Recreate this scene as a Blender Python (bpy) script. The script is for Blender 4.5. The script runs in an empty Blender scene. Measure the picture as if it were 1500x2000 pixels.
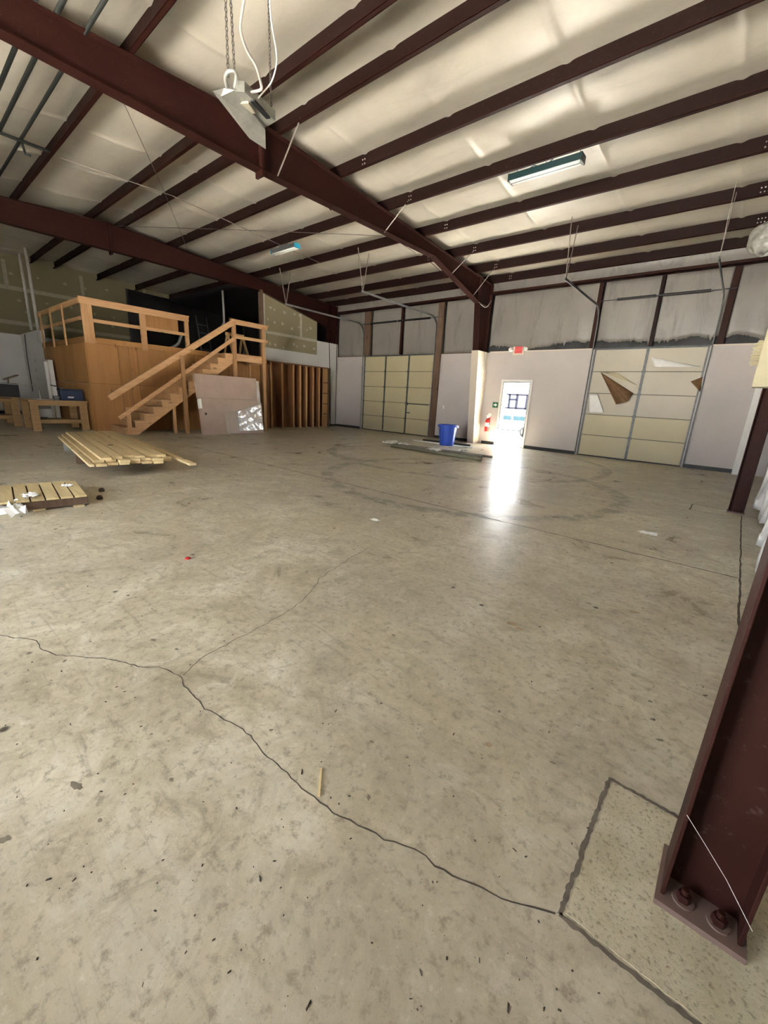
import bpy, bmesh, math, random
from mathutils import Vector, Matrix
random.seed(7)
sc = bpy.context.scene
COL = sc.collection
PI = math.pi

# ------------------------------------------------------------------ camera
F = 799.755; H = 1.33
def cam_axes(p, r, y):
    cy, sy = math.cos(y), math.sin(y)
    fwd = Vector((-sy*math.cos(p), cy*math.cos(p), -math.sin(p)))
    right = Vector((cy, sy, 0)); up = right.cross(fwd)
    c, s = math.cos(r), math.sin(r)
    return c*right + s*up, -s*right + c*up, fwd
AX, AU, AF = cam_axes(math.radians(15.38716), math.radians(3.14719), math.radians(39.79281))
cam = bpy.data.cameras.new('camera'); camo = bpy.data.objects.new('camera', cam); COL.objects.link(camo)
cam.sensor_width = 36; cam.sensor_fit = 'AUTO'; cam.lens = F*36/2000
cam.clip_start = .05; cam.clip_end = 300
camo.matrix_world = Matrix(((AX.x, AU.x, -AF.x, 0), (AX.y, AU.y, -AF.y, 0), (AX.z, AU.z, -AF.z, H), (0, 0, 0, 1)))
sc.camera = camo

# ------------------------------------------------------------------ light, exposure
sc.view_settings.view_transform = 'Standard'; sc.view_settings.look = 'None'
sc.view_settings.gamma = 1; sc.view_settings.use_curve_mapping = False
sc.view_settings.exposure = 4.0
sc.cycles.use_denoising = True
sc.cycles.max_bounces = 14; sc.cycles.diffuse_bounces = 7; sc.cycles.glossy_bounces = 4
sc.cycles.sample_clamp_indirect = 6
W = bpy.data.worlds.new('sky'); sc.world = W; W.use_nodes = True
bg = W.node_tree.nodes['Background']; bg.inputs[0].default_value = (.86, .93, 1, 1); bg.inputs[1].default_value = 1.3
SUN = bpy.data.lights.new('sun', 'SUN'); SUN.energy = 40.0; SUN.angle = .02; SUN.color = (1, .95, .86)
suno = bpy.data.objects.new('sun', SUN); COL.objects.link(suno)
suno.rotation_euler = Vector((-.16, -.26, -1.0)).to_track_quat('-Z', 'Y').to_euler()
def portal(name, cx, cy, cz, w, h, rz):           # guides sampling of the sky through an opening; gives no light itself
    l = bpy.data.lights.new(name, 'AREA'); l.shape = 'RECTANGLE'; l.size = w; l.size_y = h; l.cycles.is_portal = True
    o = bpy.data.objects.new(name, l); COL.objects.link(o); o.location = (cx, cy, cz); o.rotation_euler = (PI/2, 0, rz)
portal('daylight_exit', -5.87, 13.72, 1.06, .94, 2.1, 0)
YR = -3.9                                          # the wall behind the camera
REAR = [(-5.6, -2.0)]                              # open overhead doorway added in it to supply fill daylight
for k, (a, b) in enumerate(REAR):
    portal('daylight_rear', (a+b)/2, YR-.1, 1.55, b-a, 3.05, PI)

# ------------------------------------------------------------------ helpers
def ray(px, py):
    return AX*((px-750)/F) + AU*(-(py-1000)/F) + AF
O = Vector((0, 0, H))
def FL(px, py, z=0): d = ray(px, py); return O + d*((z-H)/d.z)
def PX(px, py, X): d = ray(px, py); return O + d*(X/d.x)
def PY(px, py, Y): d = ray(px, py); return O + d*(Y/d.y)

class MB:
    def __init__(s): s.v = []; s.f = []; s.smooth = False
    def box(s, x0, x1, y0, y1, z0, z1):
        n = len(s.v)
        s.v += [(x, y, z) for z in (z0, z1) for y in (y0, y1) for x in (x0, x1)]
        s.f += [tuple(n+i for i in q) for q in ((0,2,3,1),(4,5,7,6),(0,1,5,4),(2,6,7,3),(0,4,6,2),(1,3,7,5))]
        return s
    def bar(s, a, b, w, h, up=(0, 0, 1)):            # rectangular bar from a to b; h along up
        a = Vector(a); b = Vector(b); d = (b-a).normalized(); up = Vector(up)
        sd = d.cross(up)
        if sd.length < 1e-4: sd = d.cross(Vector((1, 0, 0)))
        sd.normalize(); u = sd.cross(d).normalized()
        n = len(s.v)
        for p in (a, b):
            for i, j in ((-1,-1),(1,-1),(1,1),(-1,1)): s.v.append(tuple(p + sd*(i*w/2) + u*(j*h/2)))
        s.f += [tuple(n+i for i in q) for q in ((3,2,1,0),(4,5,6,7),(0,1,5,4),(1,2,6,5),(2,3,7,6),(3,0,4,7))]
        return s
    def tube(s, pts, r, seg=8, cap=True):
        pts = [Vector(p) for p in pts]; n0 = len(s.v); prev = None
        for i, p in enumerate(pts):
            d = (pts[min(i+1, len(pts)-1)] - pts[max(i-1, 0)]).normalized()
            if prev is None:
                u = d.cross(Vector((0, 0, 1)))
                if u.length < 1e-3: u = d.cross(Vector((1, 0, 0)))
            else: u = prev - d*prev.dot(d)
            u.normalize(); w = d.cross(u); prev = u
            rr = r[i] if isinstance(r, (list, tuple)) else r
            for k in range(seg):
                a = 2*PI*k/seg; s.v.append(tuple(p + (u*math.cos(a) + w*math.sin(a))*rr))
        for i in range(len(pts)-1):
            for k in range(seg):
                a = n0+i*seg+k; b = n0+i*seg+(k+1) % seg; s.f.append((a, b, b+seg, a+seg))
        if cap:
            s.f.append(tuple(n0+k for k in reversed(range(seg)))); m = n0+(len(pts)-1)*seg; s.f.append(tuple(m+k for k in range(seg)))
        return s
    def curve(s, pts, r, seg=8, sub=6):
        P = [Vector(p) for p in pts]; out = []
        for i in range(len(P)-1):
            a, b, c, d = P[max(i-1, 0)], P[i], P[i+1], P[min(i+2, len(P)-1)]
            for k in range(sub):
                t = k/sub; out.append(.5*((2*b)+(c-a)*t+(2*a-5*b+4*c-d)*t*t+(3*b-a-3*c+d)*t**3))
        out.append(P[-1]); return s.tube(out, r, seg)
    def lathe(s, prof, c=(0, 0, 0), seg=24):
        n0 = len(s.v)
        for r, z in prof:
            for k in range(seg):
                a = 2*PI*k/seg; s.v.append((c[0]+r*math.cos(a), c[1]+r*math.sin(a), c[2]+z))
        for i in range(len(prof)-1):
            for k in range(seg):
                a = n0+i*seg+k; b = n0+i*seg+(k+1) % seg; s.f.append((a, b, b+seg, a+seg))
        return s
    def prism(s, poly, axis, a0, a1):                # poly of 2-D points swept along axis 'x','y','z'
        def P(p, a): return {'x': (a, p[0], p[1]), 'y': (p[0], a, p[1]), 'z': (p[0], p[1], a)}[axis]
        n = len(s.v); m = len(poly)
        s.v += [P(p, a0) for p in poly] + [P(p, a1) for p in poly]
        s.f.append(tuple(n+i for i in range(m))); s.f.append(tuple(n+m+i for i in reversed(range(m))))
        for i in range(m): j = (i+1) % m; s.f.append((n+i, n+m+i, n+m+j, n+j))
        return s
    def grid(s, P, nu, nv):                          # P(u,v) -> point, u,v in 0..1
        n = len(s.v)
        for j in range(nv+1):
            for i in range(nu+1): s.v.append(tuple(P(i/nu, j/nv)))
        for j in range(nv):
            for i in range(nu):
                a = n+j*(nu+1)+i; s.f.append((a, a+1, a+nu+2, a+nu+1))
        return s
    def build(s, name, m, parent=None, smooth=False, bevel=0, thick=0, **kw):
        me = bpy.data.meshes.new(name); me.from_pydata(s.v, [], s.f)
        bm = bmesh.new(); bm.from_mesh(me); bmesh.ops.recalc_face_normals(bm, faces=bm.faces); bm.to_mesh(me); bm.free()
        me.materials.append(m)
        if smooth: me.polygons.foreach_set('use_smooth', [True]*len(me.polygons))
        o = bpy.data.objects.new(name, me); COL.objects.link(o)
        if parent: o.parent = parent
        if bevel:
            b = o.modifiers.new('bevel', 'BEVEL'); b.width = bevel; b.segments = 2; b.limit_method = 'ANGLE'
        if thick:
            t = o.modifiers.new('thick', 'SOLIDIFY'); t.thickness = thick; t.offset = 0
        for k, v in kw.items(): o[k] = v
        return o
def thing(name, label, cat, loc=(0, 0, 0), rz=0, group=None):
    o = bpy.data.objects.new(name, None); COL.objects.link(o); o.empty_display_size = .1
    o.location = loc; o.rotation_euler = (0, 0, rz); o['label'] = label; o['category'] = cat
    if group: o['group'] = group
    return o
def tag(o, label, cat, group=None):
    o['label'] = label; o['category'] = cat
    if group: o['group'] = group
    return o
def struct(o, label=None, cat=None):
    o['kind'] = 'structure'
    if label: o['label'] = label
    if cat: o['category'] = cat
    return o
def sroot(name, label, cat, loc=(0, 0, 0)):
    o = thing(name, label, cat, loc); o['kind'] = 'structure'; return o
ORD = ['first', 'second', 'third', 'fourth', 'fifth', 'sixth', 'seventh', 'eighth', 'ninth', 'tenth', 'eleventh', 'twelfth']

# ------------------------------------------------------------------ materials
class NT:
    def __init__(s, name):
        s.m = bpy.data.materials.new(name); s.m.use_nodes = True; s.t = s.m.node_tree; s.b = s.t.nodes['Principled BSDF']
        s.tc = s.t.nodes.new('ShaderNodeTexCoord')
    def n(s, kind, **kw):
        x = s.t.nodes.new(kind)
        for k, v in kw.items(): setattr(x, k, v)
        return x
    def l(s, a, b): s.t.links.new(a, b)
    def coords(s, scale=(1, 1, 1), rot=(0, 0, 0), world=False):
        mp = s.n('ShaderNodeMapping'); mp.inputs['Scale'].default_value = scale; mp.inputs['Rotation'].default_value = rot
        if world:
            g = s.n('ShaderNodeNewGeometry'); s.l(g.outputs['Position'], mp.inputs[0])
        else: s.l(s.tc.outputs['Object'], mp.inputs[0])
        return mp.outputs[0]
    def noise(s, sc_, detail=4, rough=.55, vec=None, dist=0):
        x = s.n('ShaderNodeTexNoise'); x.inputs['Scale'].default_value = sc_; x.inputs['Detail'].default_value = detail
        x.inputs['Roughness'].default_value = rough; x.inputs['Distortion'].default_value = dist
        if vec: s.l(vec, x.inputs['Vector'])
        return x.outputs['Fac']
    def ramp(s, fac, stops):
        r = s.n('ShaderNodeValToRGB'); e = r.color_ramp.elements
        while len(e) < len(stops): e.new(.5)
        for el, (p, c) in zip(e, stops): el.position = p; el.color = (c[0], c[1], c[2], 1) if len(c) == 3 else c
        s.l(fac, r.inputs[0]); return r.outputs[0]
    def mix(s, fac, a, b, mode='MIX'):
        x = s.n('ShaderNodeMix', data_type='RGBA', blend_type=mode)
        for sock, v in ((x.inputs[0], fac), (x.inputs[6], a), (x.inputs[7], b)):
            if isinstance(v, (int, float)): sock.default_value = v
            elif isinstance(v, tuple): sock.default_value = (*v, 1)
            else: s.l(v, sock)
        return x.outputs[2]
    def bump(s, h, strength=.3, dist=.01):
        x = s.n('ShaderNodeBump'); x.inputs['Strength'].default_value = strength; x.inputs['Distance'].default_value = dist
        s.l(h, x.inputs['Height']); s.l(x.outputs[0], s.b.inputs['Normal'])
    def color(s, c):
        if isinstance(c, tuple): s.b.inputs['Base Color'].default_value = (*c, 1)
        else: s.l(c, s.b.inputs['Base Color'])
    def rough(s, r):
        if isinstance(r, (int, float)): s.b.inputs['Roughness'].default_value = r
        else: s.l(r, s.b.inputs['Roughness'])
def mul(c, k): return tuple(min(1, x*k) for x in c)
def plain(name, c, rough=.6, metal=0, var=.12, scale=6, bump=0, spec=None, world=True):
    t = NT(name); v = t.coords(world=world); f = t.noise(scale, 5, .6, v)
    t.color(t.ramp(f, [(.3, mul(c, 1-var)), (.7, mul(c, 1+var))])); t.rough(rough); t.b.inputs['Metallic'].default_value = metal
    if bump: t.bump(t.noise(scale*8, 3, .6, v), bump, .004)
    if spec is not None: t.b.inputs['Specular IOR Level'].default_value = spec
    return t.m
def wood(name, light, dark, axis=0, rough=.65, knots=True, scale=1.0):
    t = NT(name); sc3 = [26*scale]*3; sc3[axis] = 1.6*scale
    v = t.coords(tuple(sc3), world=True); f = t.noise(1, 5, .6, v, .8)
    c = t.ramp(f, [(.25, dark), (.6, light), (.85, mul(light, 1.1))])
    v2 = t.coords(world=True); f2 = t.noise(.9, 3, .5, v2)
    c = t.mix(t.ramp(f2, [(.35, (0, 0, 0)), (.75, (.45, .45, .45))]), c, mul(dark, .9))
    if knots:
        sk = [7.]*3; sk[axis] = 3.
        vo = t.n('ShaderNodeTexVoronoi'); vo.inputs['Scale'].default_value = .55; t.l(t.coords(tuple(sk), world=True), vo.inputs['Vector'])
        c = t.mix(t.ramp(vo.outputs['Distance'], [(.05, (.85, .85, .85)), (.14, (0, 0, 0))]), c, mul(dark, .45))
    if name in ('fresh_lumber', 'pallet_wood', 'plywood_sheet', 'pine_framing'):
        oi = t.n('ShaderNodeObjectInfo'); c = t.mix(1.0, c, t.ramp(oi.outputs['Random'], [(0, (.72, .68, .62)), (1, (1.08, 1.08, 1.08))]), 'MULTIPLY')
    t.color(c); t.rough(rough); t.bump(f, .12, .003); return t.m
def steel_paint(name, c):
    t = NT(name); v = t.coords(world=True); f = t.noise(3, 6, .65, v); g = t.noise(40, 3, .6, v)
    a = t.ramp(f, [(.3, mul(c, .78)), (.7, mul(c, 1.2))])
    a = t.mix(t.ramp(g, [(.62, (0, 0, 0)), (.8, (.35, .35, .35))]), a, (.16, .12, .1))
    t.color(a); t.rough(t.ramp(f, [(.3, (.5,)*3), (.7, (.68,)*3)])); t.b.inputs['Specular IOR Level'].default_value = .16; t.bump(g, .08, .002); return t.m

M = {}
M['steel'] = steel_paint('red_oxide_steel', (.029, .0080, .0058))
M['steel_dk'] = steel_paint('red_oxide_shaded', (.014, .0047, .0035))  # darker copy of the frame steel, the purlins' shade put into the colour
M['plate'] = steel_paint('dusty_base_plate', (.17, .115, .098))
M['pine'] = wood('pine_framing', (.56, .33, .16), (.40, .21, .09), 2)
M['pine_y'] = wood('pine_rail_y', (.57, .335, .165), (.41, .22, .095), 1)
M['pine_x'] = wood('pine_rail_x', (.55, .33, .16), (.40, .215, .09), 0)
M['ply'] = wood('plywood_sheet', (.40, .205, .070), (.315, .152, .048), 2, .7, True, .35)
M['ply_dk'] = wood('brown_hardboard', (.24, .105, .04), (.16, .066, .025), 2, .7, False, .4)
M['lumber'] = wood('fresh_lumber', (.78, .64, .38), (.66, .50, .26), 0, .65, True)
M['palletw'] = wood('pallet_wood', (.68, .56, .32), (.50, .38, .18), 0, .8, True)
M['benchw'] = wood('bench_wood', (.40, .25, .11), (.26, .15, .06), 1, .7, True)
M['oldwood'] = wood('old_brown_wood', (.16, .10, .062), (.085, .05, .03), 2, .8, True)
M['white'] = plain('white_paint', (.74, .73, .70), .5, 0, .05, 4)
M['galv'] = plain('galvanised_steel', (.46, .48, .49), .38, .85, .2, 12)
M['darkmetal'] = plain('dark_steel_stile', (.085, .093, .10), .5, .3, .25, 9)
M['black'] = plain('black_rubber', (.012, .012, .014), .55, 0, .2, 10)
M['blackbase'] = plain('black_cove_base', (.018, .017, .017), .5, 0, .3, 4)
M['darkpipe'] = plain('dark_green_pipe', (.009, .011, .008), .7, 0, .25, 8)
M['cream'] = plain('cream_painted_metal', (.50, .45, .29), .5, 0, .06, 6)
M['red'] = plain('signal_red', (.62, .025, .018), .35, 0, .1, 10)
M['signred'] = plain('exit_sign_red', (.78, .10, .10), .4, 0, .06, 10)
M['signred2'] = plain('exit_sign_letter', (.86, .20, .18), .4, 0, .04, 10)
M['green'] = plain('sign_green', (.012, .12, .05), .4, 0, .1, 10)
M['blue'] = plain('blue_plastic', (.025, .085, .52), .38, 0, .12, 5)
M['navy'] = plain('navy_plastic', (.02, .035, .075), .5, 0, .2, 8)
M['teal'] = plain('teal_green_housing', (.005, .030, .032), .4, 0, .2, 10)
M['cyan'] = plain('cyan_housing', (.03, .34, .52), .4, 0, .15, 10)
M['tube'] = plain('white_glass_tube', (.86, .88, .86), .15, 0, .02, 4)
M['fixture'] = plain('white_reflector', (.40, .40, .36), .35, .5, .15, 8)
M['paper'] = plain('white_scrap', (.80, .79, .76), .7, 0, .06, 20)
M['kraft'] = plain('kraft_backing', (.19, .105, .045), .75, 0, .18, 14)
M['olive'] = plain('olive_tube', (.20, .19, .125), .6, 0, .18, 9)
M['greystick'] = plain('grey_trim_stick', (.26, .25, .22), .6, 0, .2, 9)
M['dirt'] = plain('crack_dirt', (.085, .072, .055), .95, 0, .35, 30)
M['joint'] = plain('joint_filler', (.15, .125, .10), .9, 0, .35, 14)
M['debris'] = plain('dark_debris', (.055, .04, .028), .9, 0, .3, 30)
M['asphalt'] = plain('bright_concrete_lot', (.46, .45, .43), .9, 0, .08, 2)
M['carwhite'] = plain('white_car_paint', (.80, .81, .82), .25, 0, .02, 3)
M['carglass'] = plain('car_glass', (.008, .015, .019), .4, 0, .1, 3, spec=0)
M['stucco'] = plain('pale_stucco', (.80, .80, .80), .8, 0, .04, 3)
M['winframe'] = plain('window_frame_grey', (.006, .0066, .010), .5, 0, .1, 3, spec=0)
M['winglass'] = plain('pale_window_glass', (.030, .031, .038), .5, 0, .08, 2, spec=0)
M['rubber'] = plain('tyre_rubber', (.012, .012, .012), .8, 0, .2, 10, spec=0)
M['chain'] = plain('chain_steel', (.20, .18, .16), .4, .8, .3, 30)
M['conduit'] = plain('pale_conduit', (.50, .48, .44), .45, .3, .1, 10)
M['bracem'] = plain('brace_rod', (.24, .21, .18), .5, .2, .2, 10)
M['cable'] = plain('thin_steel_cable', (.22, .19, .16), .5, .5, .2, 10)
M['stuccod'] = plain('dark_wall_sheet', (.042, .042, .043), .7, .1, .4, 3)

def concrete():
    t = NT('worn_concrete'); v = t.coords(world=True)
    big = t.noise(.33, 5, .6, v, .4); mid = t.noise(1.6, 8, .72, v, .7); blot = t.noise(5.5, 7, .74, v, .9); fine = t.noise(24, 6, .75, v); grit = t.noise(150, 3, .6, v)
    c = t.ramp(mid, [(.30, (0.343, 0.302, 0.218)), (.44, (0.489, 0.438, 0.324)), (.56, (0.597, 0.546, 0.419)), (.70, (0.762, 0.724, 0.603))])
    c = t.mix(t.ramp(blot, [(.36, (.75,)*3), (.50, (0,)*3)]), c, (0.375, 0.328, 0.235))
    c = t.mix(t.ramp(blot, [(.56, (0,)*3), (.72, (.7,)*3)]), c, (0.762, 0.737, 0.635))
    c = t.mix(t.ramp(big, [(.36, (.55,)*3), (.58, (0,)*3)]), c, (0.356, 0.324, 0.267))
    yel = t.noise(.55, 3, .5, t.coords((1, 1, 1), (0, 0, .7), True))
    c = t.mix(t.ramp(yel, [(.5, (0,)*3), (.75, (.4,)*3)]), c, (0.546, 0.47, 0.305))
    c = t.mix(t.ramp(fine, [(.34, (.8,)*3), (.48, (0,)*3)]), c, (0.279, 0.241, 0.178))
    c = t.mix(t.ramp(fine, [(.58, (0,)*3), (.72, (.45,)*3)]), c, (0.78, 0.749, 0.635))
    c = t.mix(t.ramp(grit, [(.27, (.8,)*3), (.36, (0,)*3)]), c, (0.165, 0.146, 0.114))
    # long scuffs
    for rot, sc_, k in ((.55, 1.3, .6), (-.35, 1.9, .5)):
        sv = t.coords((.55, 5.5, 1), (0, 0, rot), True); scf = t.noise(sc_, 7, .74, sv, 1.2)
        c = t.mix(t.ramp(scf, [(.58, (0,)*3), (.72, (k,)*3)]), c, (0.21, 0.18, 0.137))
    # dark pock marks
    vo = t.n('ShaderNodeTexVoronoi'); vo.inputs['Scale'].default_value = 3.1; t.l(v, vo.inputs['Vector'])
    c = t.mix(t.ramp(vo.outputs['Distance'], [(.035, (.9,)*3), (.065, (0,)*3)]), c, (.06, .05, .04))
    # tyre arcs: rings about two centres, broken up by noise
    for cx, cy, r, wd in ((-3.6, 6.6, 2.5, .16), (-5.4, 9.6, 3.4, .13), (-6.6, 8.2, 1.6, .14)):
        g = t.n('ShaderNodeNewGeometry'); d = t.n('ShaderNodeVectorMath', operation='DISTANCE')
        fl = t.n('ShaderNodeVectorMath', operation='MULTIPLY'); fl.inputs[1].default_value = (1, 1, 0); t.l(g.outputs['Position'], fl.inputs[0])
        t.l(fl.outputs[0], d.inputs[0]); d.inputs[1].default_value = (cx, cy, 0)
        a = t.n('ShaderNodeMath', operation='SUBTRACT'); t.l(d.outputs['Value'], a.inputs[0]); a.inputs[1].default_value = r
        b = t.n('ShaderNodeMath', operation='ABSOLUTE'); t.l(a.outputs[0], b.inputs[0])
        k = t.ramp(b.outputs[0], [(wd*.55, (.8,)*3), (wd, (0,)*3)])
        brk = t.ramp(t.noise(3.6, 5, .7, v), [(.42, (0,)*3), (.55, (.95,)*3)])
        c = t.mix(t.mix(1.0, k, brk, 'MULTIPLY'), c, (.21, .188, .145))
    t.color(c)
    t.rough(t.ramp(mid, [(.3, (.24,)*3), (.7, (.42,)*3)]))
    t.b.inputs['Specular IOR Level'].default_value = .11
    h = t.mix(.5, t.noise(7, 5, .65, v), fine); t.bump(h, .22, .008); return t.m
M['concrete'] = concrete()
def pad_mat():
    t = NT('pad_concrete'); v = t.coords(world=True)
    a = t.noise(80, 6, .75, v); b = t.noise(7, 5, .7, v)
    c = t.ramp(b, [(.3, (.44, .395, .265)), (.7, (.62, .575, .43))])
    c = t.mix(t.ramp(a, [(.37, (.85,)*3), (.47, (0,)*3)]), c, (.25, .21, .14)); t.color(c); t.rough(.85); t.bump(a, .5, .006); return t.m
M['pad'] = pad_mat()
def facing(name, c, grime, seams):
    t = NT(name); v = t.coords(world=True); f = t.noise(1.2, 5, .6, v); 
    sv = t.coords((2.2, 2.2, .35), world=True) if not seams else t.coords((.5, 2.4, 1), world=True)
    g = t.noise(1.1, 6, .7, sv, .6)
    col = t.ramp(f, [(.3, mul(c, .9)), (.7, mul(c, 1.06))])
    col = t.mix(t.ramp(g, [(.52, (0,)*3), (.8, (grime,)*3)]), col, mul(c, .42))
    t.color(col); t.rough(.42); t.bump(t.mix(.5, t.noise(3, 4, .6, v), t.noise(16, 4, .6, v)), .28, .02); return t.m
M['ceiling'] = facing('vinyl_ceiling_facing', (.575, .53, .445), .35, True)
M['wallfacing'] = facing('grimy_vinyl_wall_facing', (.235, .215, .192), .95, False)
M['plasticbag'] = plain('clear_plastic_bag', (.33, .32, .29), .22, 0, .3, 9, .5)
M['sheeting'] = plain('loose_white_sheeting', (.66, .67, .68), .25, 0, .12, 7, .2)
def painted(name, c, r=.6):
    t = NT(name); v = t.coords(world=True); f = t.noise(.8, 5, .6, v); g = t.noise(3, 5, .7, t.coords((1, 1, .4), world=True))
    col = t.ramp(f, [(.3, mul(c, .93)), (.7, mul(c, 1.05))]); col = t.mix(t.ramp(g, [(.62, (0,)*3), (.82, (.3,)*3)]), col, mul(c, .6))
    t.color(col); t.rough(r); t.bump(t.noise(60, 2, .5, v), .06, .002); return t.m
M['gyp'] = painted('painted_gypsum', (.50, .455, .43))
M['gyp_l'] = painted('painted_left_wall', (.64, .63, .61))
M['wrap'] = painted('cream_column_wrap', (.66, .57, .46))
M['door'] = painted('beige_door_panel', (.52, .455, .285), .5)
M['door2'] = painted('pale_door_facing', (.48, .43, .33), .45)
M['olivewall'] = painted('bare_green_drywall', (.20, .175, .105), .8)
M['olivewall2'] = painted('bare_green_drywall_lit', (.30, .262, .165), .8)  # paler copy of the drywall, light on the partition put into the colour
M['mud2'] = plain('joint_compound_lit', (.47, .44, .35), .8, 0, .1, 8)  # compound brightened to match the lit drywall copy
M['mud'] = plain('joint_compound', (.33, .30, .22), .8, 0, .1, 8)
M['cardboard'] = plain('pinkish_cardboard', (.40, .295, .235), .7, 0, .07, 3)
M['tape'] = plain('packing_tape', (.34, .26, .19), .3, 0, .06, 6)
def film():
    t = NT('clear_stretch_film'); v = t.coords((1, 3, 1), (.5, 0, 0), True); f = t.noise(4, 6, .7, v, 1.5)
    t.color((.50, .43, .38)); t.rough(.12); t.b.inputs['Specular IOR Level'].default_value = 1.0; t.b.inputs['Coat Weight'].default_value = 1.0; t.b.inputs['Coat Roughness'].default_value = .03
    t.bump(f, .28, .03); return t.m
M['film'] = film()

# ------------------------------------------------------------------ building shell
YB = 13.47          # face of the lower back wall
XL = -21.9          # far left wall
XRW = .62           # right wall
RY = 4.78           # ridge
def pz(y): return 5.62 - .0625*abs(y-RY)      # underside of the purlins
PUR = [13.28, 12.25, 10.95, 9.5, 8.04, 6.59, 5.15, 4.42, 2.85, 1.35, -.15, -1.65, -3.1]

floor = struct(MB().box(XL-.3, XRW+.3, YR-.3, 13.75, -.15, 0).build('floor', M['concrete']), 'worn stained concrete slab with cracks and dark scuffs', 'floor')
def ribbon(pts, w, z, jit, step, rnd):
    P = []
    for a, b in zip(pts, pts[1:]):
        n = max(1, int((b-a).length/step))
        for i in range(n): P.append(a.lerp(b, i/n))
    P.append(pts[-1].copy())
    mb = MB(); L = []
    off = 0
    for i, p in enumerate(P):
        d = (P[min(i+1, len(P)-1)]-P[max(i-1, 0)]); d.z = 0; d.normalize(); s = Vector((-d.y, d.x, 0))
        off = off*.55 + rnd.uniform(-jit, jit)
        ww = w*rnd.uniform(.7, 1.2)/2
        q = p + s*off; L.append((q-s*ww, q+s*ww))
    for a, b in L: mb.v += [(a.x, a.y, z), (b.x, b.y, z)]
    for i in range(len(L)-1): mb.f.append((2*i, 2*i+1, 2*i+3, 2*i+2))
    return mb
R = random.Random(3)
crack = [(0,1240),(70,1252),(80,1270),(110,1280),(200,1287),(270,1302),(310,1304),(355,1322),(362,1340),(375,1357),(400,1385),(450,1410),(490,1437),(515,1470),(560,1510),(600,1550),(650,1588),(700,1612),(750,1640),(810,1658),(850,1690),(900,1722),(960,1745),(1020,1770),(1085,1793)]
ribbon([FL(*p) for p in crack], .005, .0012, .006, .025, R).build('crack', M['dirt'], floor, label='long jagged crack across the slab')
ribbon([FL(*p) for p in [(355,1318),(400,1280),(470,1245),(560,1195),(600,1165),(625,1130),(660,1105),(720,1070)]], .004, .0012, .008, .03, R).build('crack', M['dirt'], floor)
ribbon([Vector((-10.2, 4.52, 0)), Vector((.26, 4.52, 0))], .022, .001, .006, .06, R).build('control_joint', M['joint'], floor)
ribbon([Vector((.27, 1.5, 0)), Vector((.27, 7.6, 0))], .014, .001, .003, .05, R).build('control_joint', M['dirt'], floor)
ribbon([Vector((.27, 7.95, 0)), Vector((.27, 13.4, 0))], .014, .001, .003, .05, R).build('control_joint', M['dirt'], floor)
# the pad round the near column, set in a ragged groove
PADP = [(-.095, .955), (.60, .955), (.60, 1.525), (-.095, 1.525)]
pp = [Vector((x, y, 0)) for x, y in PADP]; pp.append(pp[0].copy())
ribbon(pp, .014, .0014, .0025, .010, R).build('pad_groove', M['joint'], floor)
def padmesh():
    mb = MB(); edge = []
    q = [(-.083, .968), (.588, .968), (.588, 1.513), (-.083, 1.513)]
    for i in range(4):
        a = Vector(q[i]); b = Vector(q[(i+1) % 4]); n = 26
        for k in range(n):
            p = a.lerp(b, k/n); edge.append((p.x+R.uniform(-.003, .003), p.y+R.uniform(-.003, .003)))
    return mb.prism(edge, 'z', -.02, .0022)
padmesh().build('column_pad', M['pad'], floor, label='rough square concrete infill round the column foot')
# faint second pad by the far column
ribbon([Vector((-.32, 7.4, 0)), Vector((-.32, 7.95, 0)), Vector((.1, 7.95, 0))], .02, .001, .004, .04, R).build('pad_groove', M['joint'], floor)
ribbon([Vector((-.32, 7.4, 0)), Vector((.08, 7.4, 0))], .02, .001, .004, .04, R).build('pad_groove', M['joint'], floor)

def blob(px, py, r, m, seed, e=1.6, rot=0.):
    q = random.Random(seed); p = FL(px, py); n = 14; c, sn = math.cos(rot), math.sin(rot); mb = MB()
    pts = []
    for k in range(n):
        a = 2*PI*k/n; d = r*q.uniform(.6, 1.15); x, y = d*math.cos(a)*e, d*math.sin(a); pts.append((p.x+x*c-y*sn, p.y+x*sn+y*c, .0009))
    mb.v = pts; mb.f = [tuple(range(n))]; mb.build('stain', m, floor)
M['oil'] = plain('oil_stain', (.19, .165, .12), .6, 0, .3, 20); M['rust'] = plain('rust_stain', (.37, .28, .175), .8, 0, .3, 20)
for k, (px, py, r, m, e, rot) in enumerate(((335,1523,.014,'oil',1.2,0),(195,1603,.013,'oil',1.1,1),(345,1268,.018,'oil',.8,2),(250,1163,.02,'oil',1.1,0),(530,1426,.012,'oil',1.3,1),(955,1455,.020,'rust',1.3,.3),(720,1558,.012,'oil',1.6,2.2),(8,1640,.02,'oil',1.5,1),(850,1405,.012,'rust',1.2,0),(1270,1370,.016,'oil',1.2,.4),(1275,1405,.014,'oil',1.6,.4),(1157,1345,.012,'oil',1.0,0),(1240,1196,.03,'rust',2.0,.4),(1000,1218,.05,'rust',1.3,.6),(1015,1228,.03,'rust',1.6,.2),(150,1535,.02,'oil',2.5,.3),(300,1250,.02,'oil',1.4,.4),(975,1390,.012,'oil',1.4,2),(1290,1446,.014,'oil',2.2,.6),(1080,1490,.007,'oil',3.5,.2))):
    blob(px, py, r*.62, M[m], 70+k, e, rot)
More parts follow.
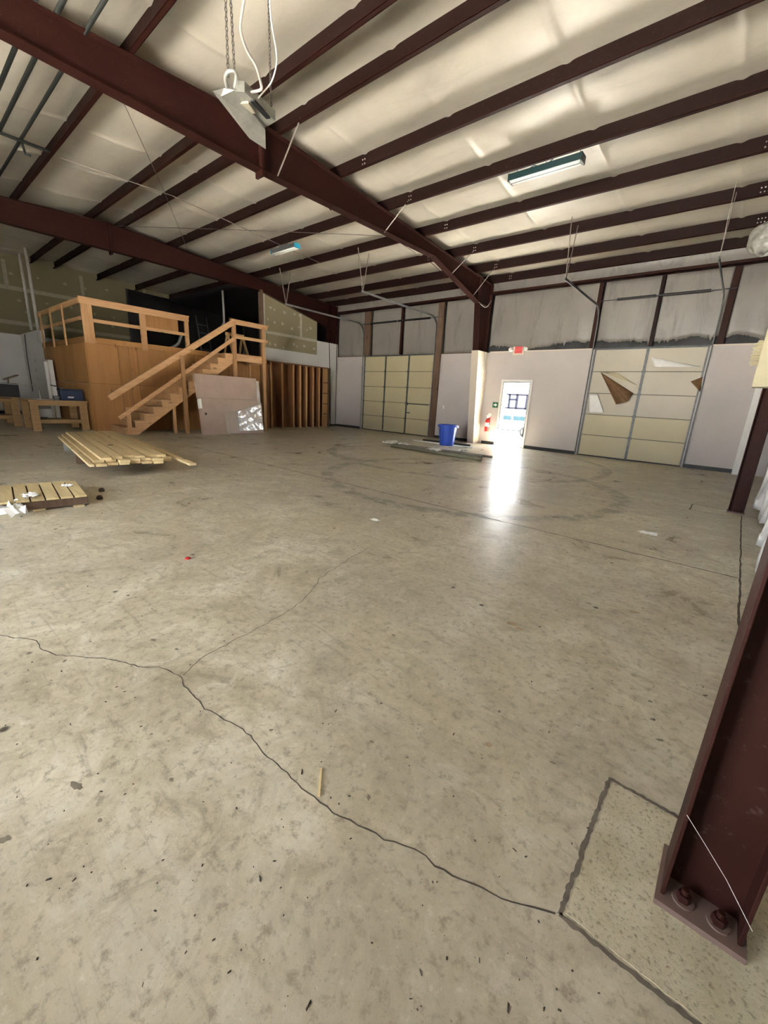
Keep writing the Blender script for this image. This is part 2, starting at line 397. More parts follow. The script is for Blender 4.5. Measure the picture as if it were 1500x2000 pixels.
# ceiling: facing draped over the purlins and sagging between them
def ceil_z(x, y):
    ys = sorted(PUR+[YR-.4, 13.9]); z = pz(y)+.262; bump = 0
    for a, b in zip(ys, ys[1:]):
        if a <= y <= b:
            t = (y-a)/(b-a); bump = math.sin(PI*t); z -= .055*math.sin(PI*t)*min(1, (b-a)/1.2)
    s = ((x+.35*math.sin(y*.9)*.06) % 1.83)
    z -= .022*math.exp(-((s-.9)/.05)**2)
    z += (.008*math.sin(3.1*x+1.3*y)+.006*math.sin(5.3*x-2.7*y))*bump
    return z
struct(MB().grid(lambda u, v: (XL-.3+u*(XRW+.9-XL), YR-.3+v*(14.0-YR), ceil_z(XL-.3+u*(XRW+.9-XL), YR-.3+v*(14.0-YR))), 800, 150)
       .build('ceiling', M['ceiling'], smooth=True, thick=.03), 'sagging cream vinyl-faced insulation between the purlins', 'ceiling')

# back wall: painted gypsum below, sheet metal and torn insulation facing above
EX = (-6.34, -5.40, 2.11)                         # exit doorway
OD1 = (-12.79, -9.21, 3.03); OD2 = (-3.67, -1.00, 3.03)
wb = sroot('wall_back', 'far wall with painted lower panels and grimy insulation above', 'wall')
edges = [XL-.2, OD1[0], OD1[1], EX[0], EX[1], OD2[0], OD2[1], XRW+.2]
for i in range(0, 8, 2):
    MB().box(edges[i], edges[i+1], YB, YB+.14, 0, 3.03).build('gypsum_panel', M['gyp'], wb)
MB().box(EX[0], EX[1], YB, YB+.14, EX[2], 3.03).build('gypsum_panel', M['gyp'], wb)
MB().box(XL-.2, XRW+.2, YB+.14, YB+.22, 3.03, 5.6).build('metal_sheet', M['stuccod'], wb)
for i in range(0, 8, 2):
    MB().box(edges[i], edges[i+1], YB+.14, YB+.22, 0, 3.03).build('metal_sheet', M['stuccod'], wb)
MB().box(EX[0], EX[1], YB+.14, YB+.22, EX[2], 3.03).build('metal_sheet', M['stuccod'], wb)
for a, b in (OD1[:2], OD2[:2]):
    MB().box(a, b, YB+.15, YB+.22, 0, 3.03).build('metal_sheet', M['stuccod'], wb)
def ledge(a, b): MB().box(a, b, YB-.015, YB+.1, 3.03, 3.06).build('top_ledge', M['oldwood'] if a < -8 else M['wrap'], wb)
for a, b in ((XL, -12.8), (-9.2, -7.4), (-6.95, -3.75), (-.98, XRW)): ledge(a, b)
def ragged(x0, x1, torn, seed):
    rr = random.Random(seed); n = int((x1-x0)/.035); mb = MB(); nv = 14
    ph = [rr.uniform(0, 6) for _ in range(4)]
    low = []
    cur = .2
    for i in range(n+1):
        x = x0+(x1-x0)*i/n
        cur = .8*cur + .2*(.17+.07*math.sin(x*2.1+ph[0])) + rr.uniform(-.022, .022)
        low.append(max(.04, cur - (rr.random() < .12)*rr.uniform(0, .09)) if torn else .03)
    for j in range(nv+1):
        v = j/nv
        for i in range(n+1):
            x = x0+(x1-x0)*i/n; z0 = 3.03+low[i]; z = z0+(4.80-z0)*v
            y = YB+.07 - .03*math.sin(PI*v) + .012*math.sin(x*5+ph[1]+.8*z)*(1-v) + .010*math.sin(x*11+ph[2])*(1-v)
            mb.v.append((x, y, z))
    for j in range(nv):
        for i in range(n):
            a = j*(n+1)+i; mb.f.append((a, a+1, a+n+2, a+n+1))
    return mb
for k, (a, b, torn) in enumerate(((-14.4, -12.75, 0), (-12.4, -10.85, 0), (-10.75, -9.15, 0), (-8.85, -7.32, 0), (-7.02, -3.8, 1), (-3.68, -2.34, 1), (-2.26, -.9, 1), (-.75, XRW, 1))):
    ragged(a, b, torn, 20+k).build('insulation_facing', M['wallfacing'], wb, smooth=True, thick=.006)
# sloping strip of facing between the eave girt and the eave purlin, its shade put in by the darker wall facing
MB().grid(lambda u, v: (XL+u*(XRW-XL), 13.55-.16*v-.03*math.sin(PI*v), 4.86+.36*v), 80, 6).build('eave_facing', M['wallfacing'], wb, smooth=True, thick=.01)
tag(MB().box(-14.4, XRW, 13.33, 13.50, 4.78, 4.80).box(-14.4, XRW, 13.33, 13.345, 4.78, 4.85).box(-14.4, XRW, 13.33, 13.50, 4.85, 4.865).build('wall_girt', M['steel']), 'dark red steel girt running along the top of the back wall', 'beam')
for k, (a, b) in enumerate(((-14.45, -12.8), (-9.2, -7.42), (-6.9, -6.42), (-5.33, -3.72), (-.96, .16))):
    struct(MB().box(a, b, YB-.012, YB, 0, .10).build('baseboard_back', M['blackbase']), ['black vinyl base below the wall left of the wide door', 'black vinyl base behind the blue bin', 'black vinyl base under the fire extinguisher', 'black vinyl base between doorway and torn door', 'black vinyl base right of the torn door'][k], 'baseboard')
struct(MB().prism([(YB-.28, 0), (YB, 0), (YB, 3.03), (YB-.42, 3.03)], 'x', .06, .34).build('trim_1', M['white']), 'pale boxed-in column at the right end of the back wall', 'trim')

# other walls
wl = sroot('wall_left', 'far left wall, painted grey below and bare taped drywall above', 'wall')
MB().box(XL-.2, XL, YR, 13.6, 0, 2.98).build('painted_panel', M['gyp_l'], wl)
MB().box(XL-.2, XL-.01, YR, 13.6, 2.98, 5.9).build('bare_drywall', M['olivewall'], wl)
def muds(root, X, y0, y1, z0, z1, rows, cols, rnd, topf=None, mm=None):
    for r in range(rows):
        for c in range(cols):
            y = y0+(y1-y0)*(c+.5)/cols+rnd.uniform(-.16, .16); z = z0+(z1-z0)*(r+.5)/rows+rnd.uniform(-.1, .1)
            if topf and z > topf(y)-.08: continue
            ry, rz = rnd.uniform(.03, .075), rnd.uniform(.03, .055)
            MB().prism([(y+ry*math.cos(a)*rnd.uniform(.8, 1.2), z+rz*math.sin(a)*rnd.uniform(.8, 1.2)) for a in [i*PI/5 for i in range(10)]], 'x', X, X+.004).build('mud_spot', mm or M['mud'], root)
for z in (4.62, 3.40): MB().box(XL-.012, XL-.004, YR+.1, 13.4, z-.07, z+.07).build('joint_tape', M['mud'], wl)
for y in (1.2, 3.6, 6.0, 8.4): MB().box(XL-.012, XL-.005, y-.06, y+.06, 4.7, 5.55).build('joint_tape', M['mud'], wl)
muds(wl, XL-.012, 1.2, 7.4, 3.5, 4.5, 2, 8, random.Random(5))
muds(wl, XL-.012, 1.2, 7.4, 4.75, 5.5, 1, 8, random.Random(6))
struct(MB().box(XL, XL+.02, YR, 3.7, .16, .42).build('trim_2', M['white']), 'white band low along the far left wall', 'trim')
struct(MB().box(XL, XL+.025, YR, 3.7, 0, .12).build('baseboard_left', M['blackbase']), 'black base along the far left wall', 'baseboard')

wr = sroot('wall_right', 'right end wall behind the steel posts', 'wall')
MB().box(XRW+.1, XRW+.2, YR, 13.69, 0, 5.9).build('metal_sheet', M['stuccod'], wr)
MB().box(XRW+.05, XRW+.1, YR, 13.6, 0, 5.8).build('insulation_facing', M['wallfacing'], wr)

wf = sroot('wall_front', 'wall behind the viewpoint with an open overhead doorway added for fill daylight', 'wall')
xs = [XL-.2, REAR[0][0], REAR[0][1], XRW+.2]
for i in range(0, 4, 2): MB().box(xs[i], xs[i+1], YR-.2, YR, 0, 5.9).build('panel', M['gyp'], wf)
for a, b in REAR: MB().box(a, b, YR-.2, YR, 3.05, 5.9).build('panel', M['gyp'], wf)

# partition under the second frame: bare drywall above, painted below
wp = sroot('wall_partition', 'part height partition of bare taped drywall below the second frame', 'wall')
XP = -14.42
def raf2(y): return 4.97+(y-RY)*.008 if y < 9.6 else 4.97-(y-9.4)*.215
poly = [(9.62, 3.0), (12.25, 3.0), (12.25, raf2(12.25)-.04), (10.9, raf2(10.9)-.02), (9.62, raf2(9.62)-.02)]
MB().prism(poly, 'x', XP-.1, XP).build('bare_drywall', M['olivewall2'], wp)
MB().box(XP-.1, XP, 12.25, 13.47, 0, 3.57).build('painted_panel', M['gyp_l'], wp)
MB().box(XP-.1, XP, 9.62, 12.25, 0, 3.0).build('painted_panel', M['gyp_l'], wp)
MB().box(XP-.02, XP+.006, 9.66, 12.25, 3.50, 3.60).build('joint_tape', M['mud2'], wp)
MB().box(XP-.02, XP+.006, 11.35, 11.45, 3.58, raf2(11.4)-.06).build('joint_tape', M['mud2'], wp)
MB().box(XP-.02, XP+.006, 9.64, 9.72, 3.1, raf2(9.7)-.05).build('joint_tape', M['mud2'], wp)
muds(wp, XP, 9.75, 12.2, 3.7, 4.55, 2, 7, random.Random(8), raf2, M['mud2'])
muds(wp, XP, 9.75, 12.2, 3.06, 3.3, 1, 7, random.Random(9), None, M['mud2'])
MB().box(XP-.12, XP+.05, 9.52, 9.62, 2.5, 4.95).build('end_stud', M['oldwood'], wp)
struct(MB().box(XP, XP+.012, 12.7, YB, 0, .09).build('baseboard_partition', M['blackbase']), 'short black base at the corner beside the stud rack', 'baseboard')

# ------------------------------------------------------------------ steel frames
def plate_strip(mb, pts, x0, x1, t):              # a flange following pts (y,z), thickness t
    for (ya, za), (yb, zb) in zip(pts, pts[1:]):
        mb.prism([(ya, za), (yb, zb), (yb, zb+t), (ya, za+t)] if abs(yb-ya) > .3*abs(zb-za) else [(ya, za), (ya+t, za), (yb+t, zb), (yb, zb)], 'x', x0, x1)
    return mb
def frame(X, label, bot, colbase=.30, full=True):
    r = thing('portal_beam', label, 'steel frame', (X, 0, 0))
    ye = 13.40; yk = bot[-1][0]
    top = [(YR+.15, pz(YR)), (RY, pz(RY)), (ye, pz(ye))]
    mir = [(2*RY-y, z) for y, z in reversed(bot[1:])]
    low = mir + bot
    low = [(max(y, YR+.2), z) for y, z in low]
    web = top + [(ye, bot[-1][1])] + list(reversed(low)) + [(YR+.15, bot[-1][1])]
    MB().prism(web, 'x', -.006, .006).build('rafter_web', M['steel'], r)
    plate_strip(MB(), [(y, z-.012) for y, z in top], -.10, .10, .012).build('top_flange', M['steel'], r)
    plate_strip(MB(), [(y, z-.012) for y, z in low], -.10, .10, .014).build('bottom_flange', M['steel'], r)
    for y in (RY-.012, RY+.012): MB().box(-.10, .10, y-.011, y+.011, bot[0][1]-.10, pz(RY)+.0).build('splice_plate', M['steel'], r)
    zk = bot[-1][1]
    for sgn in (1, -1):
        f = (lambda y: y) if sgn > 0 else (lambda y: 2*RY-y)
        if sgn < 0 and not full: continue
        e = ye if sgn > 0 else 2*RY-(YR+.15)
        MB().prism([(f(yk), zk), (f(e), zk), (f(e), 0), (f(e-colbase), 0)], 'x', -.006, .006).build('column_web', M['steel'], r)
        MB().prism([(f(yk), zk), (f(yk+.014), zk), (f(e-colbase+.014), 0), (f(e-colbase), 0)], 'x', -.10, .10).build('column_flange', M['steel'], r)
        MB().box(-.10, .10, min(f(e), f(e-.014)), max(f(e), f(e-.014)), 0, pz(ye)).build('column_flange', M['steel'], r)
        MB().box(-.09, .09, min(f(yk-.006), f(yk+.006)), max(f(yk-.006), f(yk+.006)), zk, pz(yk)).build('knee_stiffener', M['steel'], r)
        MB().box(-.09, .09, min(f(yk), f(e)), max(f(yk), f(e)), zk-.006, zk+.006).build('knee_stiffener', M['steel'], r)
    return r
fr1 = frame(-7.15, 'nearer dark red steel portal frame landing beside the lit exit doorway', [(RY, 4.97), (10.0, 5.04), (12.62, 4.42)], .2)
fr2 = frame(-14.5, 'farther dark red steel portal frame above the drywall partition', [(RY, 4.95), (9.4, 4.93), (12.9, 4.16)])
fr3 = frame(.2, 'dark red end wall rafter carried by the wide flange posts', [(RY, 5.2), (10.0, 5.1), (13.12, 4.75)], .18)

# purlins: Z sections carried on the rafters
RNK = ['eave purlin nearest the back wall', 'second purlin out from the back wall', 'third purlin out from the back wall', 'fourth purlin out from the back wall', 'fifth purlin from the back wall, carrying both tube lights', 'sixth purlin, just on the door side of the ridge pair', 'ridge purlin on the door side', 'ridge purlin on the near side', 'first purlin on the near side of the ridge, beside the dark pipes', 'second purlin on the near side of the ridge', 'third purlin on the near side of the ridge', 'fourth purlin on the near side of the ridge', 'last purlin above the wall behind the viewpoint']
def bolts(X, y, n, root, z0):
    mb = MB()
    for i in range(n):
        for j in range(2):
            x = X+(i-(n-1)/2)*.055; z = z0+.075+j*.07
            mb.lathe([(.0, .012), (.011, .012), (.013, 0)], (0, 0, 0), 6)
            k = 18
            for q in range(len(mb.v)-k, len(mb.v)):
                vx, vy, vz = mb.v[q]; mb.v[q] = (x+vx, y-vz, z+vy)
    mb.build('bolt_cluster', M['conduit'], root, kind='stuff')
for i, y in enumerate(PUR):
    r = thing('steel_purlin', 'dark red steel '+RNK[i], 'beam', (0, y, 0))
    z = pz(y)+.003; x0, x1 = XL, XRW
    MB().box(x0, x1, -.004, .004, z, z+.25).build('web', M['steel_dk'], r)  # web in the shade-darkened paint, bottom flange in the lighter one
    MB().box(x0, x1, -.065, .004, z, z+.006).box(x0, x1, -.065, -.060, z, z+.02).build('bottom_flange', M['steel'], r)
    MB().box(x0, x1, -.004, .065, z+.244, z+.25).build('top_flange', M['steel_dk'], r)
    for X in (-6.45, -7.95, -.58):
        if y > 5.5: bolts(X, -.005, 3 if X > -1 else 2, r, z)

# flange braces from purlin to rafter bottom
def brace(y, side, X, yl=None):
    a = Vector((X+side*.72, y-.03, pz(y)+.05)); 
    zb = {True: 4.99, False: None}[y < 10.5] if X > -8 else 4.93
    if zb is None: zb = 5.04-(y-10)*.2366
    b = Vector((X+side*.10, y-.05, zb))
    return a, b
k = 0
BR = [(5.15, 1, -7.2), (8.04, 1, -7.2), (10.95, 1, -7.2), (12.25, 1, -7.2), (9.5, -1, -7.2), (10.95, -1, -7.2), (6.59, -1, -7.2)]
BL = ['ridge', 'fifth purlin', 'third purlin', 'second purlin', 'fourth purlin far side', 'third purlin far side', 'sixth purlin far side']
for (y, s, X), nm in zip(BR, BL):
    a, b = brace(y, s, X)
    tag(MB().bar(a, b, .022, .010).build('flange_brace', M['bracem'] if s > 0 else M['steel']), 'thin diagonal brace from the nearer frame up to the '+nm, 'brace')
# thin conduit looping round the knee of the nearer frame
tag(MB().curve([(-7.08, 12.55, 4.44), (-7.05, 12.75, 4.36), (-7.03, 12.95, 4.34), (-7.03, 13.12, 4.42), (-7.03, 13.3, 4.60)], .012, 6).build('loop_conduit', M['conduit'], smooth=True), 'thin pale conduit looping round the knee of the nearer frame', 'conduit')

# wrapped foot of the lit column
cw = thing('column_wrap', 'cream boxed-in lower half of the column beside the fire extinguisher', 'column cladding', (-7.15, YB, 0))
for x0, x1, m, nm in ((-.125, -.105, M['gyp'], 'left_casing'), (.105, .125, M['wrap'], 'right_casing')):
    MB().prism([(-.34, 0), (0, 0), (0, 3.03), (-.66, 3.03)], 'x', x0, x1).build(nm, m, cw)
MB().prism([(-.36, 0), (-.34, 0), (-.66, 3.03), (-.68, 3.03)], 'x', -.125, .125).build('front_casing', M['wrap'], cw)
MB().prism([(-.20, 0), (-.15, 0), (-.15, 3.03), (-.20, 3.03)], 'x', .125, .14).build('corner_bead', M['white'], cw)

# wide flange posts at the right
def wpost(x, y, label, top):
    r = thing('steel_post', label, 'steel post', (x, y, 0))
    MB().box(-.100, .100, -.1, .1, 0, .02).build('base_plate', M['plate'], r)
    MB().box(-.090, -.080, -.075, .075, .02, top).build('flange', M['steel'], r, bevel=.002)
    MB().box(.080, .090, -.075, .075, .02, top).build('flange', M['steel'], r, bevel=.002)
    MB().box(-.080, .080, -.004, .004, .02, top).build('web', M['steel'], r)
    for bx in (-.038, .040):
        for by in (-.052, .052):
            w = MB().lathe([(.026, 0), (.026, .005), (.008, .005)], (bx, by, .02), 20).build('washer', M['plate'], r, smooth=False)
            MB().lathe([(0, .026), (.016, .026), (.018, .022), (.018, .005)], (bx, by, .02), 6).lathe([(0, .042), (.0085, .042), (.0085, .026)], (bx, by, .02), 12).build('anchor_nut', M['steel'], w)
    return r
wpost(.195, 1.265, 'wide flange post with bolted base plate nearest the viewpoint', 5.10)
wpost(.20, 7.79, 'wide flange post standing farther off by the right wall', 5.10)
tag(MB().tube([(.108, 1.183, .318), (.16, 1.181, .262), (.215, 1.180, .20), (.288, 1.178, .10)], .0007, 5).build('string', M['paper']), 'thin pale string stretched across the nearest post', 'string')

# ------------------------------------------------------------------ overhead doors
def overhead(name, label, od, cols, mats, track_y0, hang_y, tz, grey):
    a, b, h = od; r = sroot(name, label, 'overhead door', ((a+b)/2, YB+.06, 0)); w = (b-a)/2
    cw = (2*w)/cols; rows = 5; rh = (h-.03)/rows
    sm = M['darkmetal'] if not grey else M['galvdk']
    for j in range(rows):
        for i in range(cols):
            x0 = -w+i*cw+.03; x1 = -w+(i+1)*cw-.03; z0 = .025+j*rh
            MB().box(x0, x1, -.012, .03, z0+.008, z0+rh-.008).build('door_panel', mats[j], r, bevel=.004)
    for j in range(1, rows):
        MB().box(-w, w, -.018, .03, .025+j*rh-.010, .025+j*rh+.010).build('section_rail', M['doorrail'], r)
    for i in range(cols+1):
        x = -w+i*cw; ww = .032 if 0 < i < cols else .045
        MB().box(x-ww if i else x, x+ww if i < cols else x, -.030, .03, .02, h-.01).build('stile', sm, r)
        for j in range(1, rows):
            MB().box(x-.045 if i else x, x+.045 if i < cols else x, -.045, -.02, .025+j*rh-.035, .025+j*rh+.035).build('hinge', sm, r)
    MB().box(-w, w, -.02, .03, 0, .025).build('bottom_seal', M['black'], r)
    MB().box(-w-.02, w+.02, -.03, .03, h-.01, h+.03).build('head_angle', M['darkmetal'], r)
    for s in (-1, 1):
        x = s*(w+.035)
        P = [(x, -.10, .02), (x, -.10, tz-.42)] + [(x, -.10-.40*(1-math.cos(t)), tz-.42+.42*math.sin(t)) for t in [PI/2*k/7 for k in range(1, 8)]] + [(x, track_y0-YB-.06, tz+.02)]
        mb = MB()
        for p, q in zip(P, P[1:]): mb.bar(p, q, .022, .055, (0, 1, .001) if abs(q[2]-p[2]) > abs(q[1]-p[1]) else (0, 0, 1))
        tr = mb.build('track', M['galv'] if not grey else M['galvdk'], r)
        yh = hang_y-YB-.06
        for dy, px in ((0, yh), (.42, yh+.45)):
            top = pz(hang_y+ (0 if dy == 0 else .45))+.03
            MB().bar((x, track_y0-YB-.06+.05, tz), (x, px, top), .028, .008, (1, 0, 0)).build('hanger_strap', M['bracem'], tr)
    MB().tube([(-w-.03, -.16, 4.28), (w+.25, -.16, 4.28)], .012, 8).build('torsion_shaft', M['darkmetal'], r)
    mid = (-w*.98+.35, -.05), (.05, w-.25)
    for s0, s1 in mid: MB().tube([(s0, -.16, 4.28), (s1, -.16, 4.28)], .032, 10).build('torsion_spring', M['black'], r)
    return r
M['galvdk'] = plain('weathered_galvanised', (.10, .105, .11), .45, .15, .35, 12)
M['doorrail'] = plain('door_rail_brown', (.115, .10, .07), .6, 0, .2, 8)
d2 = overhead('door_2', 'closed beige overhead door of three panel columns left of the blue bin', OD1, 3, [M['door']]*5, 9.45, 9.25, 4.29, False)
MB().tube([(.62, -.045, 1.20), (1.70, -.045, 1.20)], .014, 8).build('slide_bolt', M['darkmetal'], d2)
MB().box(.58, .68, -.06, -.02, 1.15, 1.25).build('lock_case', M['darkmetal'], d2)
MB().box(.60, .80, -.05, -.02, .84, .88).build('lift_handle', M['darkmetal'], d2)
d3 = overhead('door_3', 'closed overhead door with torn and peeling facing at the right', OD2, 2, [M['door'], M['door'], M['door2'], M['door2'], M['door2']], 10.35, 10.2, 4.13, True)
def flap(name, P, m, nu=8, nv=8, **kw):
    MB().grid(P, nu, nv).build(name, m, d3, smooth=True, thick=.004, **kw)
def tri(a, b, c, bow):
    a, b, c = Vector(a), Vector(b), Vector(c)
    def P(u, v):
        p = a.lerp(b, v); q = a.lerp(c, v); r = p.lerp(q, u); r.y -= bow*math.sin(PI*u)*v; return r
    return P
# local coords: origin at door centre, wall plane y = 0
def loc3(px, py, off=0): p = PY(px, py, YB+.04-off); return (p.x-(OD2[0]+OD2[1])/2, -off-.02, p.z)
flap('torn_facing', tri(loc3(1173, 727), loc3(1203, 790, .34), loc3(1225, 784, .20), -.05), M['kraft'], label='brown kraft flap of facing hanging off the door')
flap('torn_facing', tri(loc3(1173, 727), loc3(1225, 784, .20), loc3(1237, 768, .03), .04), M['kraft'])
flap('torn_facing', tri(loc3(1205, 728), loc3(1173, 727), loc3(1243, 752, .03), .02), M['door'], label='bare yellowish patch where the facing has peeled')
flap('torn_facing', lambda u, v: Vector(loc3(1151+u*16+v*12*(u), 770+v*36, .03+.07*u*math.sin(1.5+2*v))), M['paper'], label='curled white scrap of facing near the left track')
flap('torn_facing', tri(loc3(1272, 698), loc3(1278, 717, .05), loc3(1368, 716, .03), .05), M['paper'], label='pale curl of facing along the top panel')
flap('torn_facing', tri(loc3(1376, 735), loc3(1349, 745, .14), loc3(1367, 765, .05), .05), M['kraft'], label='brown folded scrap at the right edge of the door')
# posts framing the doors above head height
def jamb(x0, x1, z0, z1, m, label, d=.16): tag(MB().box(x0, x1, YB-d, YB+.02, z0, z1).build('jamb_post', m), label, 'post')
jamb(-12.78, -12.44, 3.06, 4.76, M['oldwood'], 'old brown timber post above the left side of the wide door', .06)
jamb(-9.14, -8.90, 0, 4.76, M['oldwood'], 'full height old brown timber post right of the wide door', .06)
jamb(-10.85, -10.76, 3.06, 4.76, M['steel'], 'slim red post above the middle of the wide door', .05)
jamb(-3.82, -3.71, 3.06, 4.76, M['steel'], 'red steel post above the left track of the torn door', .05)
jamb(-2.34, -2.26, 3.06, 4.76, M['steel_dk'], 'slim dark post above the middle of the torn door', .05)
jamb(-.89, -.76, 3.06, 4.76, M['steel'], 'red steel post above the right track of the torn door', .05)

# ------------------------------------------------------------------ exit doorway and wall fittings
d1 = sroot('door_1', 'open exit doorway with pale metal frame and bright daylight outside', 'doorway', (EX[0]/2+EX[1]/2, YB, 0))
hw = (EX[1]-EX[0])/2
for s in (-1, 1):
    MB().box(min(s*hw, s*(hw+.06)), max(s*hw, s*(hw+.06)), -.02, 0, 0, EX[2]+.06).build('casing', M['white'], d1)
    MB().box(min(s*hw, s*(hw-.04)), max(s*hw, s*(hw-.04)), -.01, .22, 0, EX[2]).build('jamb', M['galv'], d1)
MB().box(-hw, hw, -.02, 0, EX[2], EX[2]+.06).build('casing', M['white'], d1)
MB().box(-hw+.04, hw-.04, -.01, .22, EX[2]-.04, EX[2]).build('head', M['galv'], d1)
MB().box(-hw+.04, hw-.04, -.01, .24, 0, .018).build('threshold', M['galv'], d1)
MB().box(-.02, hw-.06, .03, .075, EX[2]-.09, EX[2]-.045).build('closer_arm', M['white'], d1)
MB().box(hw-.05, hw-.02, -.03, .0, .35, .62).build('kick_stop', M['darkmetal'], d1)
MB().box(-hw+.03, -hw+.055, .02, .06, .96, 1.04).build('strike_plate', M['conduit'], d1)

def text_mesh(s, size, m, parent, loc, name='lettering', ext=.002):
    cu = bpy.data.curves.new(name, 'FONT'); cu.body = s; cu.size = size; cu.align_x = 'CENTER'; cu.align_y = 'CENTER'; cu.extrude = ext
    o = bpy.data.objects.new('tmp', cu); COL.objects.link(o); bpy.context.view_layer.update()
    me = bpy.data.meshes.new_from_object(o.evaluated_get(bpy.context.evaluated_depsgraph_get())); bpy.data.objects.remove(o)
    me.materials.clear(); me.materials.append(m)
    t = bpy.data.objects.new(name, me); COL.objects.link(t); t.parent = parent; t.location = loc; t.rotation_euler = (PI/2, 0, 0); return t
es = thing('exit_sign', 'red exit sign with two emergency lamp heads above the doorway', 'exit sign', (-5.93, YB-.03, 2.96))
MB().box(-.19, .19, -.03, .03, -.03, .22).build('backing', M['wrap'], es)
MB().box(-.125, .125, -.045, -.028, .02, .22).build('red_face', M['signred'], es)
text_mesh('EXIT', .12, M['signred2'], es, (0, -.047, .12))
for s in (-1, 1):
    hd = MB().box(-.055, .055, -.09, .02, -.05, .05).build('lamp_head', M['paper'], es, bevel=.01); hd.location = (s*.235, -.03, .13); hd.rotation_euler = (0, s*.4 if s < 0 else .08, s*.3)
gs = thing('arrow_sign', 'small green sign with white arrow beside the doorway', 'sign', (-6.53, YB-.004, 1.34))
MB().box(-.10, .10, -.006, .0, -.09, .09).build('plate', M['green'], gs)
MB().prism([(-.06, -.02), (.0, -.02), (.0, -.055), (.07, 0), (.0, .055), (.0, .02), (-.06, .02)], 'y', -.009, -.006).build('arrow', M['paper'], gs)
fe = thing('fire_extinguisher', 'red fire extinguisher with white label on the wall by the doorway', 'fire extinguisher', (-6.70, YB-.10, .44))
MB().lathe([(0, 0), (.07, 0), (.078, .02), (.078, .34), (.06, .40), (.03, .43), (.022, .45), (0, .45)], seg=24).build('cylinder', M['red'], fe, smooth=True)
MB().lathe([(.0785, .17), (.0790, .17), (.0790, .30), (.0785, .30)], seg=24).build('label', M['paper'], fe, smooth=True)
MB().box(-.02, .02, -.02, .02, .44, .49).bar((0, .02, .49), (0, -.11, .53), .025, .012).bar((0, .02, .47), (0, -.09, .465), .02, .01).build('valve_handle', M['paper'], fe)
MB().tube([(.02, 0, .46), (.08, -.02, .45), (.10, -.03, .36), (.095, -.03, .2)], .010, 8).build('hose', M['black'], fe, smooth=True)
MB().box(-.05, .05, .07, .09, .10, .52).build('bracket', M['red'], fe)
tg = MB().box(-.055, .055, -.002, .002, -.075, .075).build('tag', M['paper'], fe); tg.location = (.03, .02, .54); tg.rotation_euler = (0, .5, .2)
ol = thing('wall_outlet', 'small white outlet on the wall above the blue bin', 'outlet', (-8.60, YB, 1.16))
MB().box(-.04, .04, -.008, 0, -.06, .06).build('cover_plate', M['white'], ol, bevel=.002)
for z in (-.025, .025): MB().box(-.016, .016, -.011, -.008, z-.014, z+.014).build('socket', M['paper'], ol)

# ------------------------------------------------------------------ tube lights under the fifth purlin
def tube_light(x, y, z, label, housing, half, cap=None):
    r = thing('tube_light', label, 'light fixture', (x, y, z))
    L = half
    MB().prism([(-.095, .10), (.095, .10), (.095, 0), (.085, 0), (.045, .035), (-.045, .035), (-.085, 0), (-.095, 0)], 'x', -L, L).build('housing', housing, r)
    MB().prism([(-.045, .034), (.045, .034), (.084, .002), (-.084, .002)], 'x', -L+.01, L-.01).build('reflector', M['tube'], r)
    for s in (-1, 1): MB().prism([(-.1, .105), (.1, .105), (.10, -.015), (-.10, -.015)], 'x', s*L-.012, s*L+.012).build('end_cap', cap or housing, r)
    for yy in (-.04, .04): MB().tube([(-L+.02, yy, -.012), (L-.02, yy, -.012)], .017, 10).build('tube', M['tube'], r, smooth=True)
    for xx in (-L*.82, 0, L*.9): MB().tube([(xx, 0, .10), (xx, .01, pz(8.04)-z+.01)], .006, 6).build('hook', M['darkmetal'], r)
    MB().tube([(-.5*L, -.05, .10), (-.3*L, -.05, .14), (-.15*L, -.03, .11), (.1*L, 0, .14), (.2*L, .01, pz(8.04)-z)], .008, 6).build('cord', M['darkmetal'], r, smooth=True)
    return r
tube_light(-3.50, 8.02, 5.235, 'teal tube light hanging below the purlin nearer the viewpoint', M['teal'], .62)
tube_light(-10.85, 8.02, 5.22, 'farther tube light with a bright blue end', M['galvdk'], .55, M['cyan'])

# ------------------------------------------------------------------ hanging reflector fixture by the nearer frame
hf = thing('hanging_fixture', 'battered white metal light fixture hanging on chains near the ridge', 'light fixture', (-4.5, 3.0, 4.14))
def h(px, py, z): return FL(px, py, H+(z-H)*.86) - Vector((-4.5, 3.0, 4.14))
def sheet(name, q, m, th=.006, lab=None):
    mb = MB(); mb.v = [tuple(p) for p in q]; mb.f = [tuple(range(len(q)))]
    return mb.build(name, m, hf, thick=th)
sheet('reflector_wing', [h(415, 178, 4.58), h(432, 188, 4.60), h(518, 254, 4.60), h(519, 291, 4.52), h(487, 270, 4.52)], M['fixture'])
sheet('reflector_wing', [h(432, 188, 4.60), h(457, 176, 4.68), h(517, 245, 4.68), h(518, 254, 4.60)], M['fixture'])
sheet('end_plate', [h(415, 178, 4.58), h(432, 188, 4.60), h(457, 176, 4.68), h(437, 172, 4.68)], M['white'])
q = [h(458, 178, 4.66), h(478, 180, 4.66), h(538, 236, 4.66), h(516, 250, 4.66)]
mb = MB(); mb.v = [tuple(p) for p in q]+[tuple(p+Vector((0, 0, .09))) for p in q]
mb.f = [(0, 1, 2, 3), (4, 5, 6, 7), (0, 1, 5, 4), (1, 2, 6, 5), (2, 3, 7, 6), (3, 0, 4, 7)]; mb.build('ballast_box', M['fixture'], hf)
mb = MB().bar(h(493, 196, 4.655), h(524, 230, 4.655), .05, .02); mb.build('black_cover', M['black'], hf)
mb = MB().bar(h(476, 200, 4.645), h(490, 220, 4.645), .10, .02); mb.build('pink_label', M['mud'], hf)
